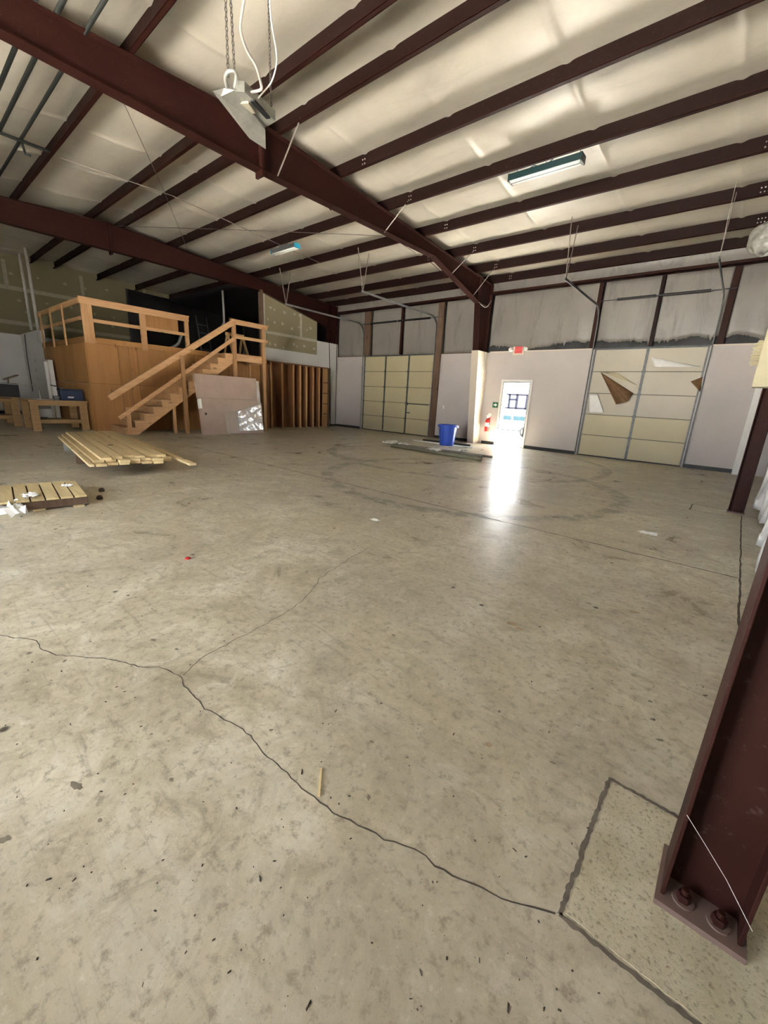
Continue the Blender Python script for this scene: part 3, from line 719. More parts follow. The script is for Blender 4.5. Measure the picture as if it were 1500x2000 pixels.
MB().curve([h(444, 172, 4.64), h(440, 152, 4.69), h(447, 140, 4.72), h(458, 140, 4.72), h(462, 152, 4.69), h(458, 172, 4.64)], .018, 6).build('hanger_loop', M['fixture'], hf, smooth=True)
def chain(name, p0, p1, label=None):
    p0, p1 = Vector(p0), Vector(p1); d = p1-p0; n = int(d.length/.034); mb = MB()
    for i in range(n):
        c = p0.lerp(p1, (i+.5)/n); t = .011
        ax = Vector((1, 0, 0)) if i % 2 else Vector((0, 1, 0)); dn = d.normalized(); ring = []
        for k in range(9):
            a = 2*PI*k/8; ring.append(c+ax*(t*math.cos(a))+dn*(.022*math.sin(a)))
        mb.tube(ring, .0038, 5, False)
    mb.build('chain', M['chain'], hf)
A1 = h(446, 150, 4.70); A2 = h(458, 142, 4.71); B1 = h(530, 222, 4.76); B2 = h(536, 226, 4.76)
T = 5.74-4.14
chain('chain', A1, (A1.x+.01, A1.y, T)); chain('chain', A2, (A1.x+.05, A1.y, T))
chain('chain', B1, (B1.x, B1.y-.02, T+.04)); 
MB().curve([h(489, 180, 4.72), h(508, 176, 4.73), h(510, 165, 4.75), h(500, 130, 4.83), h(483, 100, 4.90), h(470, 60, 4.98), h(474, 20, 5.05), h(480, -20, 5.12), h(482, -60, 5.22)], .013, 8).build('flex_conduit', M['conduit'], hf, smooth=True)
MB().curve([h(494, 204, 4.70), h(510, 185, 4.74), h(530, 160, 4.80), h(540, 125, 4.86), h(539, 95, 4.92), h(533, 60, 5.0), h(528, 20, 5.08), h(526, -30, 5.18)], .007, 8).build('power_cord', M['white'], hf, smooth=True)

# ------------------------------------------------------------------ pipes and cables under the roof
def pipe(name, pts, r, m, label): return tag(MB().tube(pts, r, 8).build(name, m, smooth=True), label, 'pipe')
for y, r_, lab in ((1.84, .030, 'dark pipe along the roof nearest the viewpoint'), (2.04, .030, 'middle dark pipe of three along the roof'), (2.33, .026, 'dark pipe along the roof closest to the ridge')):
    pipe('roof_pipe', [(-4.5, y, 5.47), (-14.2, y, 5.47)], r_, M['darkpipe'], lab)
pp_ = tag(MB().tube([(-10.85, 1.46, 5.43), (-10.85, 2.74, 5.44)], .028, 8).build('cross_pipe', M['darkpipe'], smooth=True), 'short dark pipe crossing below the three roof pipes', 'pipe')
MB().tube([(-10.85, 2.33, 5.44), (-10.87, 2.36, 5.26), (-10.80, 2.42, 5.24)], .018, 8).build('drop_valve', M['darkpipe'], pp_, smooth=True)
pipe('thin_conduit', [(-10.95, 2.9, 5.44), (-10.95, 5.0, 5.54), (-10.95, 9.4, 5.28)], .010, M['bracem'], 'thin pale conduit strapped across the purlins between the frames')
pipe('brace_cable', [(-7.4, 2.6, 5.46), (-10.9, 4.78, 5.58), (-14.3, 6.9, 5.46)], .007, M['cable'], 'thin diagonal brace cable sloping away across the far bay')
pipe('brace_cable', [(-14.3, 4.9, 5.55), (-10.9, 7.0, 5.44), (-7.4, 9.2, 5.30)], .007, M['cable'], 'thin diagonal brace cable sloping back toward the nearer frame')
for k, (x, lab) in enumerate(((-19.8, 'left of two pale conduits rising above the white return wall'), (-18.85, 'right of two pale conduits rising above the white return wall'))):
    pipe('riser_conduit', [(x, 3.72, 3.02 if k == 0 else 2.6), (x-.0, 3.72, 5.45)], .045, M['conduit'], lab)

# ------------------------------------------------------------------ mezzanine
XF = -14.05; YF = 3.75; ZM = 2.55
mz = sroot('wall_mezzanine', 'plywood clad storage room carrying a mezzanine floor', 'mezzanine room')
ys = [YF, 4.52, 4.80, 5.02, 5.85, 6.25, 6.75, 7.95, 9.2]
for a, b in zip(ys, ys[1:]):
    for z0, z1 in ((0, 1.325), (1.337, 2.40)): MB().box(XF-.014, XF+R.uniform(0, .004), a+.005, b-.005, z0, z1).build('plywood_sheet', M['ply'], mz)
MB().box(XF-.03, XF+.012, YF, 9.5, 2.405, 2.55).build('rim_board', M['ply'], mz)
xs_ = [-14.03, -15.25, -16.47, -17.69, -18.72]
for a, b in zip(xs_, xs_[1:]):
    for z0, z1 in ((0, 1.325), (1.337, 2.40)): MB().box(b+.003, a-.003, YF-R.uniform(0, .004), YF+.014, z0, z1).build('plywood_sheet', M['ply'], mz)
MB().box(-18.72, XF+.012, YF-.012, YF+.03, 2.405, 2.55).build('rim_board', M['ply'], mz)
MB().box(XF-.02, XF+.03, YF-.03, YF+.02, 0, 2.40).build('corner_board', M['ply'], mz)
MB().box(XL, -18.72, YF, YF+.1, 0, 3.0).build('white_return', M['white'], mz)
for k, z in enumerate((1.95, 1.62, 1.30, .98)): MB().box(-20.35, -20.05, YF-.012, YF, z, z+.12).build('outlet_plate', M['gyp_l'], mz)
MB().box(XL+.02, XF-.02, YF+.03, 9.5, 2.38, 2.50).box(XL+.02, XP-.12, 9.5, 13.4, 2.38, 2.50).build('deck', M['ply_dk'], mz)
MB().box(XF-.06, XF-.03, YF+.03, 9.5, 0, 2.40).build('backing', M['ply_dk'], mz)
MB().box(XL, XF-.02, 9.5, 9.6, 0, 2.38).build('side_wall', M['ply_dk'], mz)

rl = thing('mezzanine_railing', 'pine guard rail with posts round the mezzanine edge', 'railing')
MB().box(XF+.012, XF+.052, YF-.03, 6.62, 3.36, 3.50).build('top_rail', M['pine_y'], rl)
MB().box(XF+.012, XF+.052, YF, 6.60, 2.93, 3.02).build('mid_rail', M['pine_y'], rl)
MB().box(XF+.052, XF+.09, YF-.02, YF+.23, 2.38, 3.36).build('post', M['pine'], rl)
MB().box(XF+.052, XF+.09, 5.16, 5.32, 2.36, 3.36).build('post', M['pine'], rl)
MB().box(XF-.05, XF+.012, 6.50, 6.62, 2.50, 3.50).build('post', M['pine'], rl)
MB().box(XF-.03, XF+.052, YF-.04, 6.64, 3.50, 3.535).build('cap_rail', M['pine_y'], rl)
MB().box(XF+.014, XF+.03, 5.30, 6.28, 2.96, 3.44).build('plywood_infill', M['ply'], rl)
MB().box(-18.65, XF+.03, YF-.052, YF-.012, 3.36, 3.50).build('top_rail', M['pine_x'], rl)
MB().box(-18.62, XF+.03, YF-.052, YF-.012, 2.95, 3.04).build('mid_rail', M['pine_x'], rl)
for x in (-18.15, -16.9, -15.55): MB().box(x-.05, x+.05, YF-.09, YF-.052, 2.36, 3.44).build('baluster', M['pine'], rl)

# things on the mezzanine
duct = tag(MB().curve([(-15.4, 6.35, 2.60), (-15.35, 6.55, 2.62), (-15.3, 6.8, 2.78), (-15.28, 6.9, 3.0), (-15.28, 6.95, 3.15)], .05, 10).build('flex_duct', M['galv'], smooth=True), 'curved silver duct lying on the mezzanine behind the rail', 'duct')
sh = thing('timber_frame', 'small wooden trestle standing on the mezzanine by the landing', 'trestle', (-14.9, 8.75, 2.5))
MB().bar((0, -.4, .82), (0, .35, .82), .04, .10).build('beam', M['benchw'], sh)
for y in (-.32, .28):
    MB().bar((-.02, y, .8), (-.22, y-.05, 0), .04, .08).build('leg', M['benchw'], sh); MB().bar((.02, y, .8), (.22, y+.12, 0), .04, .08).build('leg', M['benchw'], sh)
pipe('drop_pipe', [(-17.0, 9.5, 5.2), (-17.0, 9.5, 4.0), (-17.05, 9.45, 3.9)], .045, M['conduit'], 'grey pipe dropping from the roof in the dark mezzanine')
bl = thing('ladder', 'pale stepladder leaning in the dark mezzanine behind the stair rail', 'ladder', (-16.2, 8.3, 2.5))
for s in (-.2, .2): MB().bar((0, s, 0), (-.35, s, 1.5), .03, .06).build('side_rail', M['galvdk'], bl)
for k in range(1, 5): MB().bar((-.07*k, -.2, .3*k), (-.07*k, .2, .3*k), .05, .025).build('step', M['galvdk'], bl)

bt_ = thing('black_shade_sheet', 'black sheets added to stand for the shade in the corner above the mezzanine', 'shade_sheet')  # black sheets added where the corner is only in shade
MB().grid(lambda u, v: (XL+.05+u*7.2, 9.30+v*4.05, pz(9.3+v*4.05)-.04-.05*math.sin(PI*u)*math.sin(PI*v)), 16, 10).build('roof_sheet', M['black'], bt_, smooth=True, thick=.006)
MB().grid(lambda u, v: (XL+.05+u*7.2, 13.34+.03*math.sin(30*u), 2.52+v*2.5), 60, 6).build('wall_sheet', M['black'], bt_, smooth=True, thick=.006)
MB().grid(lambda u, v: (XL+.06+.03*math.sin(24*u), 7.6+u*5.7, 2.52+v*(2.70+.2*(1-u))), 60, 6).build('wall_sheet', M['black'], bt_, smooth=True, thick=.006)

# ------------------------------------------------------------------ staircase
st = thing('staircase', 'unpainted pine staircase rising to the mezzanine landing', 'staircase')
X0, X1 = -14.03, -12.85
N = 13; rise = 2.5/N; y0s = 4.12; run = (7.42-y0s)/N
for k in range(N):
    y = y0s+k*run; z = (k+1)*rise
    MB().box(X0, X1+.0, y, y+.02, k*rise, z-.03).build('riser', M['pine_x'], st)
    if k < N-1: MB().box(X0, X1+.01, y-.02, y+run+.01, z-.032, z).build('tread', M['pine_x'], st)
saw = [(y0s+.02, 0)]
for k in range(N):
    y = y0s+k*run; saw += [(y+.02, (k+1)*rise-.034), (y+run+.02, (k+1)*rise-.034)]
saw = saw[:-1] + [(7.44, 2.46), (7.44, 2.20), (y0s+.32, 0)]
for x in (X1-.045, X0+.005): MB().prism(saw, 'x', x, x+.04).build('stringer', M['pine_y'], st)
def diag(x, a, b, w, hh, name): MB().bar((x, a[0], a[1]), (x, b[0], b[1]), w, hh).build(name, M['pine_y'], st)
diag(X1+.03, (3.80, .97), (7.50, 3.42), .04, .14, 'hand_rail')
diag(X1+.01, (3.83, 1.06), (7.50, 3.50), .09, .035, 'rail_cap')
diag(X1+.03, (3.98, .45), (7.48, 2.93), .04, .10, 'lower_rail')
MB().box(X1, X1+.04, 4.16, 4.27, 0, .74).build('newel_post', M['pine'], st)
MB().box(X1+.05, X1+.09, 5.72, 5.83, 0, 2.24).build('post', M['pine'], st)
MB().box(X1-.04, X1+.05, 7.43, 7.54, 0, 3.44).build('post', M['pine'], st)
MB().box(X1-.04, X1+.05, 8.50, 8.61, 0, 3.42).build('post', M['pine'], st)
MB().box(X1-.12, X1-.08, 5.45, 5.54, 0, 1.0).build('brace_post', M['pine'], st)
MB().box(X1-.0, X1+.04, 7.40, 8.72, 3.36, 3.46).build('landing_rail', M['pine_y'], st)
MB().box(X1-.05, X1+.06, 7.38, 8.74, 3.46, 3.50).build('rail_cap', M['pine_y'], st)
MB().box(X1+.05, X1+.09, 7.45, 8.70, 2.94, 3.03).build('landing_mid_rail', M['pine_y'], st)
MB().box(X1-.04, X1-.0, 7.54, 8.50, 2.27, 2.49).build('rim_board', M['pine_y'], st)
MB().box(X0, X1, 7.42, 8.62, 2.47, 2.50).build('landing_deck', M['pine_x'], st)
MB().box(X0, X1-.04, 8.58, 8.62, 2.25, 2.47).build('joist', M['pine_x'], st)

# ------------------------------------------------------------------ stud rack against the partition
rk = thing('stud_rack', 'open stud framed rack of brown board against the partition', 'rack')
XB = XP+.02
MB().box(XB, XB+.012, 8.75, 12.62, 0, 2.46).build('back_board', M['ply_dk'], rk)
MB().box(XB+.012, XB+.40, 8.75, 12.66, 2.46, 2.50).build('top_board', M['ply_dk'], rk)
for y in (8.72, 9.30, 9.62, 10.13, 10.68, 11.02, 11.34, 11.70, 12.03):
    MB().box(XB+.012, XB+.39, y+.006, y+.020, .0, 2.46).build('divider', M['ply_dk'], rk)
    MB().box(XB+.36, XB+.40, y, y+.065, .0, 2.46).build('stud', M['pine'], rk)
MB().box(XB+.02, XB+.40, 12.62, 12.66, 0, 2.46).build('end_panel', M['ply_dk'], rk)
MB().box(XB+.36, XB+.40, 12.58, 12.66, 0, 2.46).build('stud', M['oldwood'], rk)
MB().box(XB+.30, XB+.32, 12.30, 12.58, 0, 2.46).build('cubby_back', M['pine'], rk)
for z in (.55, .98, 1.42, 1.86): MB().box(XB+.32, XB+.40, 12.34, 12.58, z, z+.035).build('cubby_shelf', M['oldwood'], rk)

# ------------------------------------------------------------------ flat cartons leaning on the stair
cb = thing('wrapped_carton', 'large flat brown carton in stretch film leaning on the staircase', 'carton', (-12.32, 7.12, 0))
cb.rotation_euler = (0, 0, math.radians(4.2))
L, Hc, th, lean = 2.20, 1.78, .13, math.radians(7)
def lp(y, z, d=0): return (-z*math.sin(lean)+d*math.cos(lean)-.0, y, z*math.cos(lean)+d*math.sin(lean))
def slab(y0a, y1a, y0b, y1b, z0, z1, d0, d1, name, m):
    mb = MB(); mb.v = [lp(y0a, z0, d0), lp(y1a, z0, d0), lp(y1b, z1, d0), lp(y0b, z1, d0), lp(y0a, z0, d1), lp(y1a, z0, d1), lp(y1b, z1, d1), lp(y0b, z1, d1)]
    mb.f = [(0, 1, 2, 3), (4, 5, 6, 7), (0, 1, 5, 4), (1, 2, 6, 5), (2, 3, 7, 6), (3, 0, 4, 7)]
    return mb.build(name, m, cb, bevel=.006)
slab(-L/2, L/2, -L/2, L/2-.05, .0, 1.08, -th, 0, 'lower_carton', M['cardboard'])
slab(-L/2-.02, L/2-.06, -L/2-.04, L/2-.10, 1.085, Hc, -th, -.012, 'upper_carton', M['cardboard'])
slab(-.33, .12, -.33, .12, .01, .72, 0, .003, 'tape_strip', M['tape'])
def filmP(u, v):
    y = .12+u*(L/2-.13); z = .06+v*(.66+.28*u)
    p = lp(y, z, .014+.0055*math.sin(7*u+9*v)+.0028*math.sin(21*v-8*u)+.0015*math.sin(31*u+17*v)); return p
MB().grid(filmP, 30, 24).build('stretch_film', M['film'], cb, smooth=True, thick=.003)
MB().grid(lambda u, v: lp(L/2-.14+u*.12, .9+v*.8, .006+.008*math.sin(11*v+3*u)), 5, 20).build('stretch_film', M['film'], cb, smooth=True, thick=.003)
slab(-L/2-.004, -L/2+.05, -L/2-.004, -L/2+.05, .78, 1.06, -th-.004, .004, 'white_sticker', M['paper'])
kh = MB().lathe([(0, .01), (.028, .01), (.034, 0)], (0, 0, 0), 12).build('knob_hole', M['debris'], cb)
kh.location = lp(-.96, .62, .004); kh.rotation_euler = (0, PI/2, 0)

# ------------------------------------------------------------------ workbenches and what is on them
def bench(x, y, w, d, hgt, rz, label):
    r = thing('workbench', label, 'workbench', (x, y, 0), rz)
    MB().box(-w/2, w/2, -d/2, d/2, hgt-.045, hgt).build('top', M['benchw'], r)
    MB().box(w/2-.045, w/2-.005, -d/2+.02, d/2-.02, hgt-.14, hgt-.045).build('apron', M['benchw'], r)
    MB().box(-w/2+.005, -w/2+.045, -d/2+.02, d/2-.02, hgt-.14, hgt-.045).build('apron', M['benchw'], r)
    for sx in (-1, 1):
        for sy in (-1, 1):
            cx = sx*(w/2-.10); cy = sy*(d/2-.11)
            MB().box(cx-.05, cx+.05, cy-.09, cy+.09, 0, hgt-.045).build('leg', M['benchw'], r)
    MB().box(-w/2+.12, w/2-.12, -d/2+.14, d/2-.14, .24, .28).build('shelf', M['benchw'], r)
    MB().box(w/2-.15, w/2-.11, -d/2+.14, d/2-.14, .20, .30).build('shelf_rail', M['benchw'], r)
    return r
bench(-14.95, 3.04, 1.25, 1.32, .82, 0, 'sturdy wooden workbench with a low shelf beside the plywood corner')
bench(-16.7, 1.72, 1.35, 1.5, .82, 0, 'wooden workbench farther left, partly outside the picture')
tb = thing('tool_box', 'dark navy tool box on the right end of the near workbench', 'tool box', (-14.72, 3.42, .82))
MB().box(-.2, .16, -.27, .25, 0, .26).build('body', M['navy'], tb, bevel=.02)
MB().box(-.21, .17, -.28, .26, .26, .31).build('lid', M['navy'], tb, bevel=.015)
MB().box(.16, .166, -.12, .02, .07, .11).build('label', M['paper'], tb)
MB().tube([(-.02, -.24, .30), (-.02, -.24, .36), (-.02, -.44, .40), (-.02, -.16, .33)], .012, 6).build('handle', M['black'], tb)
bc = thing('tool_case', 'black tool case with tilted open lid on the far workbench', 'tool case', (-15.75, 2.35, .82))
bc.location = (-16.25, 2.25, .82)
MB().box(-.2, .2, -.26, .26, 0, .38).build('body', M['black'], bc, bevel=.02)
MB().bar((-.2, .02, .48), (-.2, .34, .62), .36, .03, (0, -.4, 1)).build('lid', M['oldwood'], bc)
MB().bar((-.2, .10, .36), (-.2, .12, .55), .03, .03).build('lid_stay', M['oldwood'], bc)
ws = thing('wire_stand', 'thin wire clamp frame standing across the workbenches', 'wire frame', (-14.6, 2.4, .82))
MB().tube([(-.1, -.62, 0), (-.1, -.64, .38), (-.1, .30, .36), (-.1, .31, 0)], .010, 6).build('wire', M['conduit'], ws)
MB().bar((-.1, -.64, .012), (-.1, -.3, .012), .05, .02).build('foot', M['darkpipe'], ws)
pw = thing('paper_stack', 'loose white papers lying on the near workbench', 'papers', (-14.75, 2.78, .82))
for k, (dx, dy, rz) in enumerate(((0, 0, .2), (-.1, .12, -.3), (.08, -.15, .6))):
    o = MB().box(-.11, .11, -.15, .15, .002+k*.006, .006+k*.006).build('sheet', M['paper'], pw); o.location = (dx, dy, 0); o.rotation_euler = (0, 0, rz)
tv = thing('bench_vise', 'small dark vise on the front edge of the near workbench', 'vise', (-14.5, 3.02, .82))
MB().box(-.07, .07, -.05, .05, 0, .05).build('base', M['galvdk'], tv); MB().box(-.1, -.02, -.06, .06, .05, .12).build('jaw', M['galvdk'], tv); MB().box(.02, .08, -.06, .06, .05, .12).build('jaw', M['galvdk'], tv)
MB().tube([(.08, 0, .08), (.16, 0, .08)], .012, 8).tube([(.15, -.06, .08), (.15, .06, .08)], .006, 6).build('screw', M['galv'], tv)
lt = thing('leaning_trough', 'tall white channel leaning upright against the plywood wall', 'panel', (-17.6, 3.60, 0))
MB().box(-.30, .30, .02, .05, 0, 1.98).build('back', M['wrap'], lt)
for s in (-1, 1): MB().box(s*.30-.03, s*.30+.03, -.06, .05, 0, 1.98).build('side', M['white'], lt)
MB().box(-.30, .30, -.06, .05, 1.93, 1.98).build('top', M['white'], lt)
wb_ = thing('storage_box', 'white box on the floor behind the near workbench', 'box', (-17.9, 3.3, 0))
MB().box(-.32, .3, -.22, .2, 0, .42).build('body', M['white'], wb_, bevel=.01); MB().box(.3, .304, -.12, .06, .10, .16).build('printed_mark', M['galvdk'], wb_)
tag(MB().tube([(-21.0, 3.72, 2.95), (-21.02, 3.68, 2.2), (-20.9, 3.66, 1.4), (-20.9, 3.66, .9)], .013, 6).build('black_cable', M['black'], smooth=True), 'black cable hanging down the edge of the white return wall', 'cable')

# ------------------------------------------------------------------ lumber stack
ZT = .30; bt = .038
LA = Vector((-10.85, 2.26)); LB = Vector((-6.86, 1.76))
dirv = (LB-LA).normalized(); ang = math.atan2(dirv.y, dirv.x)
side = Vector((-dirv.y, dirv.x))
rr = random.Random(11)
def board(s, off, z, l0, l1, w, label, skew=0):
    o = MB().box(l0, l1, -w/2, w/2, 0, bt-.002).build('lumber_board', M['lumber'], bevel=.003)
    p = LA+side*off; o.location = (p.x, p.y, z); o.rotation_euler = (0, 0, ang+skew)
    tag(o, label, 'board', 'boards of the lumber stack')
z0l = ZT-3*bt
for lay in range(3):
    n = 7 if lay < 2 else 6
    nm = ['bottom', 'middle', 'top'][lay]
    for k in range(n):
        w = .132; off = .07+k*.149 + (0 if lay < 2 else .08) + rr.uniform(-.006, .006)
        l0 = rr.uniform(-.10, .10) - .10*k*(.6); l1 = 4.0+rr.uniform(-.12, .08)
        if lay == 2: l1 -= .05; l0 += .03*(k % 2)
        board(lay, off, z0l+lay*bt, l0, l1, w, '%s board from the pallet side in the %s layer of the lumber stack' % (ORD[k], nm))
board(0, 1.11, z0l, .2, 4.45, .10, 'pale board sticking out past the rest on the stair side of the lumber stack', .018)
board(0, -.045, z0l+.002, .0, 4.05, .06, 'narrow edge strip along the pallet side of the lumber stack')
for k, l in enumerate((.7, 2.45)):
    p = LA+dirv*l+side*.5
    o = MB().box(-.07, .07, -.56, .56, 0, z0l-.001).build('support_block', M['oldwood'] if k else M['greystick']); o.location = (p.x, p.y, 0); o.rotation_euler = (0, 0, ang)
    tag(o, ['bearer block under the stair end of the lumber stack', 'grey bearer block under the near half of the lumber stack'][k], 'block')
p = LA+dirv*2.5+side*.45
o = MB().box(-.06, .06, -.04, .04, 0, .003).build('grade_stamp', M['oldwood']); o.location = (p.x, p.y, ZT); o.rotation_euler = (0, 0, ang); tag(o, 'small dark square stamp patch on top of the lumber stack', 'mark')

# ------------------------------------------------------------------ pallet
pl = thing('pallet', 'low wooden pallet with torn white paper at the left edge', 'pallet', (-5.92, .72, 0), math.radians(-7))
nb = 10; pwid = 1.22
for k in range(nb):
    y = -pwid/2+(k+.5)*pwid/nb
    MB().box(-.47, .47, y-.054, y+.054, .105, .125).build('deck_board', M['palletw'], pl, bevel=.002)
for x in (-.43, 0, .43): MB().box(x-.02, x+.02, -pwid/2, pwid/2, .018, .105).build('stringer', M['oldwood'], pl)
for y in (-.52, -.18, .18, .52): MB().box(-.47, .47, y-.05, y+.05, 0, .018).build('bottom_board', M['palletw'], pl)
def scrap(name, cx, cy, z, r, m, label, seed, parent=None, amp=.03, cat='scrap'):
    q = random.Random(seed); n = 6
    a0 = [[q.uniform(-1, 1) for _ in range(n+1)] for _ in range(n+1)]
    mb = MB().grid(lambda u, v: (cx+(u-.5)*2*r*(1+.3*a0[int(v*n)][int(u*n)]), cy+(v-.5)*1.3*r*(1+.3*a0[int(u*n)][int(v*n)]), z+amp*abs(a0[int(u*n)][int(v*n)])), n, n)
    o = mb.build(name, m, thick=.002)
    return tag(o, label, cat)
scrap('torn_paper', -5.35, .62, .03, .16, M['paper'], 'crumpled white paper spilling over the near corner of the pallet', 3, amp=.11)
scrap('torn_paper', -5.62, .82, .128, .10, M['paper'], 'torn white paper lying on the near edge of the pallet', 4, amp=.03)
scrap('torn_paper', -5.95, 1.22, .128, .07, M['paper'], 'small white paper scrap on the right end of the pallet', 5, amp=.02)
for k, (px, py) in enumerate(((199, 960), (195, 975))):
    p = FL(px, py); tag(MB().lathe([(0, .05), (.022, .045), (.035, .02), (.03, 0)], (p.x, p.y, 0), 7).build('wood_chunk', M['debris']), ['small dark chunk on the floor just off the pallet, farther one', 'small dark chunk on the floor just off the pallet, nearer one'][k], 'debris')

# ------------------------------------------------------------------ blue bin
bn = thing('waste_bin', 'blue plastic waste bin standing near the cream column', 'bin', (-7.12, 11.52, 0), .2)
prof = [(0, .012), (.215, .012), (.218, 0), (.225, 0), (.285, .60), (.315, .60), (.318, .645), (.305, .655), (.290, .645), (.272, .60), (.212, .03), (0, .03)]
MB().lathe(prof, seg=40).build('body', M['blue'], bn, smooth=False)
for k in range(14):
    a = 2*PI*k/14; c, s = math.cos(a), math.sin(a)
    MB().bar((.226*c, .226*s, .04), (.272*c, .272*s, .46), .022, .014, (c, s, 0)).build('rib', M['blue'], bn)
for s in (-1, 1): MB().bar((s*.325, -.07, .60), (s*.325, .07, .60), .03, .05).build('grip', M['blue'], bn, bevel=.008)

# ------------------------------------------------------------------ bundle of long tubes on the floor
def stick(name, a, b, r, m, label, sag=0): 
    a = Vector(a); b = Vector(b); o = MB().tube([a, a.lerp(b, .5)+Vector((0, .0, 0)), b], r, 8).build(name, m, smooth=True); return tag(o, label, 'tube')
stick('wrapped_tube', (-7.60, 9.30, .05), (-4.62, 9.12, .05), .048, M['olive'], 'thick olive tube lying at the front of the floor bundle')
stick('wrapped_tube', (-7.9, 9.58, .04), (-4.9, 9.72, .04), .034, M['greystick'], 'grey tube in the middle of the floor bundle')
stick('trim_stick', (-8.0, 9.85, .03), (-4.75, 9.98, .03), .028, M['greystick'], 'thin grey stick at the rear of the floor bundle')
stick('trim_stick', (-7.8, 9.45, .022), (-5.4, 9.42, .022), .02, M['white'], 'thin white stick between the tubes of the floor bundle')
stick('trim_stick', (-7.7, 9.72, .022), (-5.2, 9.90, .022), .02, M['olive'], 'thin olive stick lying among the floor bundle')
stick('dark_bar', (-8.35, 11.95, .03), (-6.55, 12.05, .03), .028, M['black'], 'black bar lying on the floor behind the blue bin')
tag(MB().box(-8.5, -6.2, 11.55, 11.62, 0, .03).build('trim_board', M['paper']), 'flat white board lying on the floor beside the blue bin', 'board')
for k, (x, y, r_, lab) in enumerate(((-7.75, 9.35, .16, 'crumpled clear wrap at the left end of the olive tube'), (-7.95, 9.75, .15, 'crumpled white wrap at the left end of the grey tubes'), (-6.05, 9.22, .17, 'torn white wrap halfway along the olive tube'), (-5.6, 9.85, .10, 'small white wrap on the rear sticks of the bundle'), (-7.3, 9.5, .14, 'white wrap scrap across the sticks near the left end'))):
    scrap('plastic_wrap', x, y, .085, r_*1.15, M['paper'], lab, 40+k, amp=.06)

# ------------------------------------------------------------------ right wall: cabinet on the post, hanging sheeting
ub = thing('wall_cabinet', 'cream metal cabinet with ribbed hose fixed to the farther post', 'cabinet', (.18, 7.5, 1.74))
MB().box(-.19, .33, -.1, .18, 0, .80).build('body', M['cream'], ub, bevel=.008)
MB().box(-.17, .31, -.112, -.1, .03, .77).build('door', M['cream'], ub)
MB().tube([(-.22, .02, .28), (-.23, .02, .36), (-.22, .02, .50), (-.20, .02, .58)], .045, 12).build('hose', M['cream'], ub, smooth=True)
for k in range(6): MB().lathe([(.045, 0), (.058, .008), (.058, .022), (.045, .03)], (-.225, .02, .30+k*.045), 14).build('hose_rib', M['cream'], ub)
def drape(u, v):
    y = 4.6+u*3.6; z = 2.8*(1-v)+.02
    x = .54 - .10*v**2*(1+.6*math.sin(7*u+1)) + .035*math.sin(38*u+3*v)+.02*math.sin(71*u-5*v)
    return (max(x, .36), y, z + (.12*abs(math.sin(9*u)) if v > .95 else 0))
tag(MB().grid(drape, 120, 24).build('hanging_sheet', M['sheeting'], smooth=True, thick=.004), 'crumpled white plastic sheet hanging to the floor along the right wall', 'plastic sheet')
def lump(u, v):
    a = 2*PI*u; b = PI*v; r = 1+.06*math.sin(5*a+3*b)+.05*math.sin(7*b+2*a)
    return (-.40+.30*r*math.sin(b)*math.cos(a), 12.0+.26*r*math.sin(b)*math.sin(a), 4.84+.30*r*math.cos(b))
tag(MB().grid(lump, 40, 24).build('sagging_bundle', M['plasticbag'], smooth=True), 'bulging clear plastic bundle hung from the roof by the right door track', 'plastic bundle')

# ------------------------------------------------------------------ small things on the floor
p = FL(625, 1528); o = MB().box(-.055, .055, -.004, .004, 0, .005).build('wood_splinter', M['lumber']); o.location = p; o.rotation_euler = (0, 0, 2.35); tag(o, 'pale wood splinter on the floor beside the long crack', 'splinter')
p = FL(367, 1091); tag(MB().lathe([(0, .012), (.02, .010), (.026, 0)], tuple(p), 7).build('red_scrap', M['red']), 'tiny red scrap on the open floor', 'scrap')
p = FL(1268, 1043); scrap('paper_scrap', p.x, p.y, .004, .09, M['paper'], 'white paper scrap on the floor toward the torn door', 61, amp=.015)
p = FL(735, 1017); scrap('paper_scrap', p.x, p.y, .004, .05, M['paper'], 'little white scrap in the middle of the floor', 62, amp=.012)
dm = MB(); q = random.Random(21)
for k in range(360):
    px, py = q.uniform(0, 1480), 860+1120*q.random()**1.3
    p = FL(px, py)
    if p.x > .2 or p.x < -13 or p.y > 13 or (abs(p.x+5.9) < .6 and p.y < 1.5) or (-.1 < p.x and .9 < p.y < 1.5): continue
    s = q.uniform(.0012, .0032)*(1+.22*p.length); a = q.uniform(0, PI); c, sn = math.cos(a), math.sin(a); e = q.uniform(.6, 1.7) if q.random() < .85 else q.uniform(2, 4)
    n = len(dm.v)
    for i, (u, v) in enumerate(((-e, -.5), (e*.8, -.7), (e, .5), (-e*.7, .8))): dm.v.append((p.x+s*(u*c-v*sn), p.y+s*(u*sn+v*c), .0005))
    dm.v.append((p.x, p.y, s*.7+.001)); dm.f += [(n, n+1, n+4), (n+1, n+2, n+4), (n+2, n+3, n+4), (n+3, n, n+4)]
o = dm.build('floor_debris', M['debris']); o['kind'] = 'stuff'; tag(o, 'scattered dark crumbs and chips across the concrete floor', 'debris')

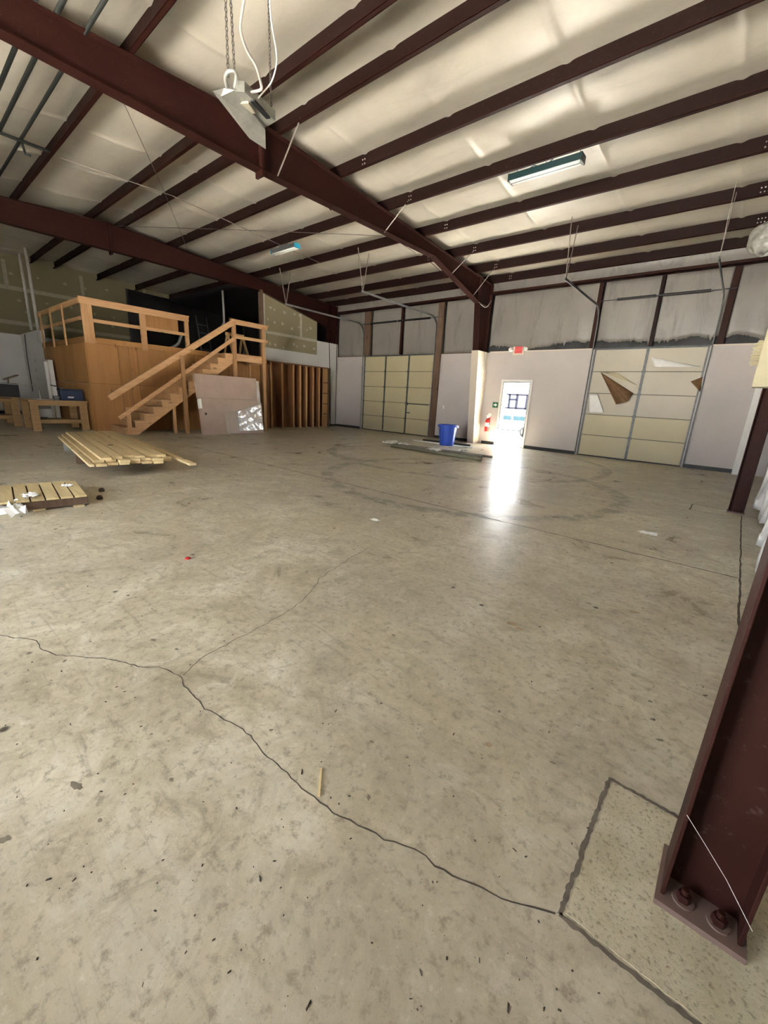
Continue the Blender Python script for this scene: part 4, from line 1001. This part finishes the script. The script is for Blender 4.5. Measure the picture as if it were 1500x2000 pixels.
# ------------------------------------------------------------------ outside the doorway
struct(MB().prism([(13.70, -.03), (21, -.62), (90, -.62), (90, -.9), (13.70, -.9)], 'x', -80, 40).box(-60, 30, -50, YR-.3, -.2, -.03).build('ground', M['asphalt']), 'bright concrete lot sloping away outside the doorway', 'ground')
bd = thing('white_building', 'white building with grey framed window across the lot', 'building', (-17.5, 38, -.62))
MB().box(-12, 12, 0, 6, 0, 5.2).build('wall', M['stucco'], bd)
wf_ = MB().box(.45, 2.15, -.06, .0, 1.76, 3.0).build('window', M['winglass'], bd)
for x in (.45, 1.2, 2.15): MB().box(x-.09, x+.09, -.12, -.05, 1.72, 3.04).build('mullion', M['winframe'], wf_)
for z in (1.76, 3.0): MB().box(.1, 2.25, -.12, -.05, z-.07, z+.07).build('window_rail', M['winframe'], wf_)
MB().box(.45, 1.2, -.12, -.05, 2.48, 2.60).build('window_rail', M['winframe'], wf_)
cr = thing('parked_car', 'white car parked outside the open doorway', 'car', (-12.3, 28.2, -.62))
body = [(-2.2, .35), (-2.2, .80), (-1.9, .95), (-1.2, 1.0), (-.55, 1.38), (1.3, 1.40), (2.0, 1.0), (2.25, .85), (2.25, .35)]
MB().prism(body, 'y', -.88, .88).build('body', M['carwhite'], cr, bevel=.06)
MB().prism([(-1.0, 1.02), (-.5, 1.31), (.35, 1.33), (.35, 1.02)], 'y', -.90, -.86).build('side_window', M['carglass'], cr)
MB().prism([(.45, 1.02), (.45, 1.33), (1.22, 1.33), (1.75, 1.02)], 'y', -.90, -.86).build('side_window', M['carglass'], cr)
MB().box(-2.0, 2.0, -.90, -.86, .33, .40).build('sill', M['winframe'], cr)
MB().box(.25, .40, -.91, -.87, .84, .88).build('door_handle', M['winframe'], cr)
for x in (-1.4, 1.35):
    for y in (-.80, .80):
        w = MB().tube([(x, y-.11, .33), (x, y+.11, .33)], .33, 24).build('wheel', M['rubber'], cr, smooth=False)
        MB().tube([(x, y-.125, .33), (x, y+.125, .33)], .19, 18).build('hubcap', M['galv'], w)
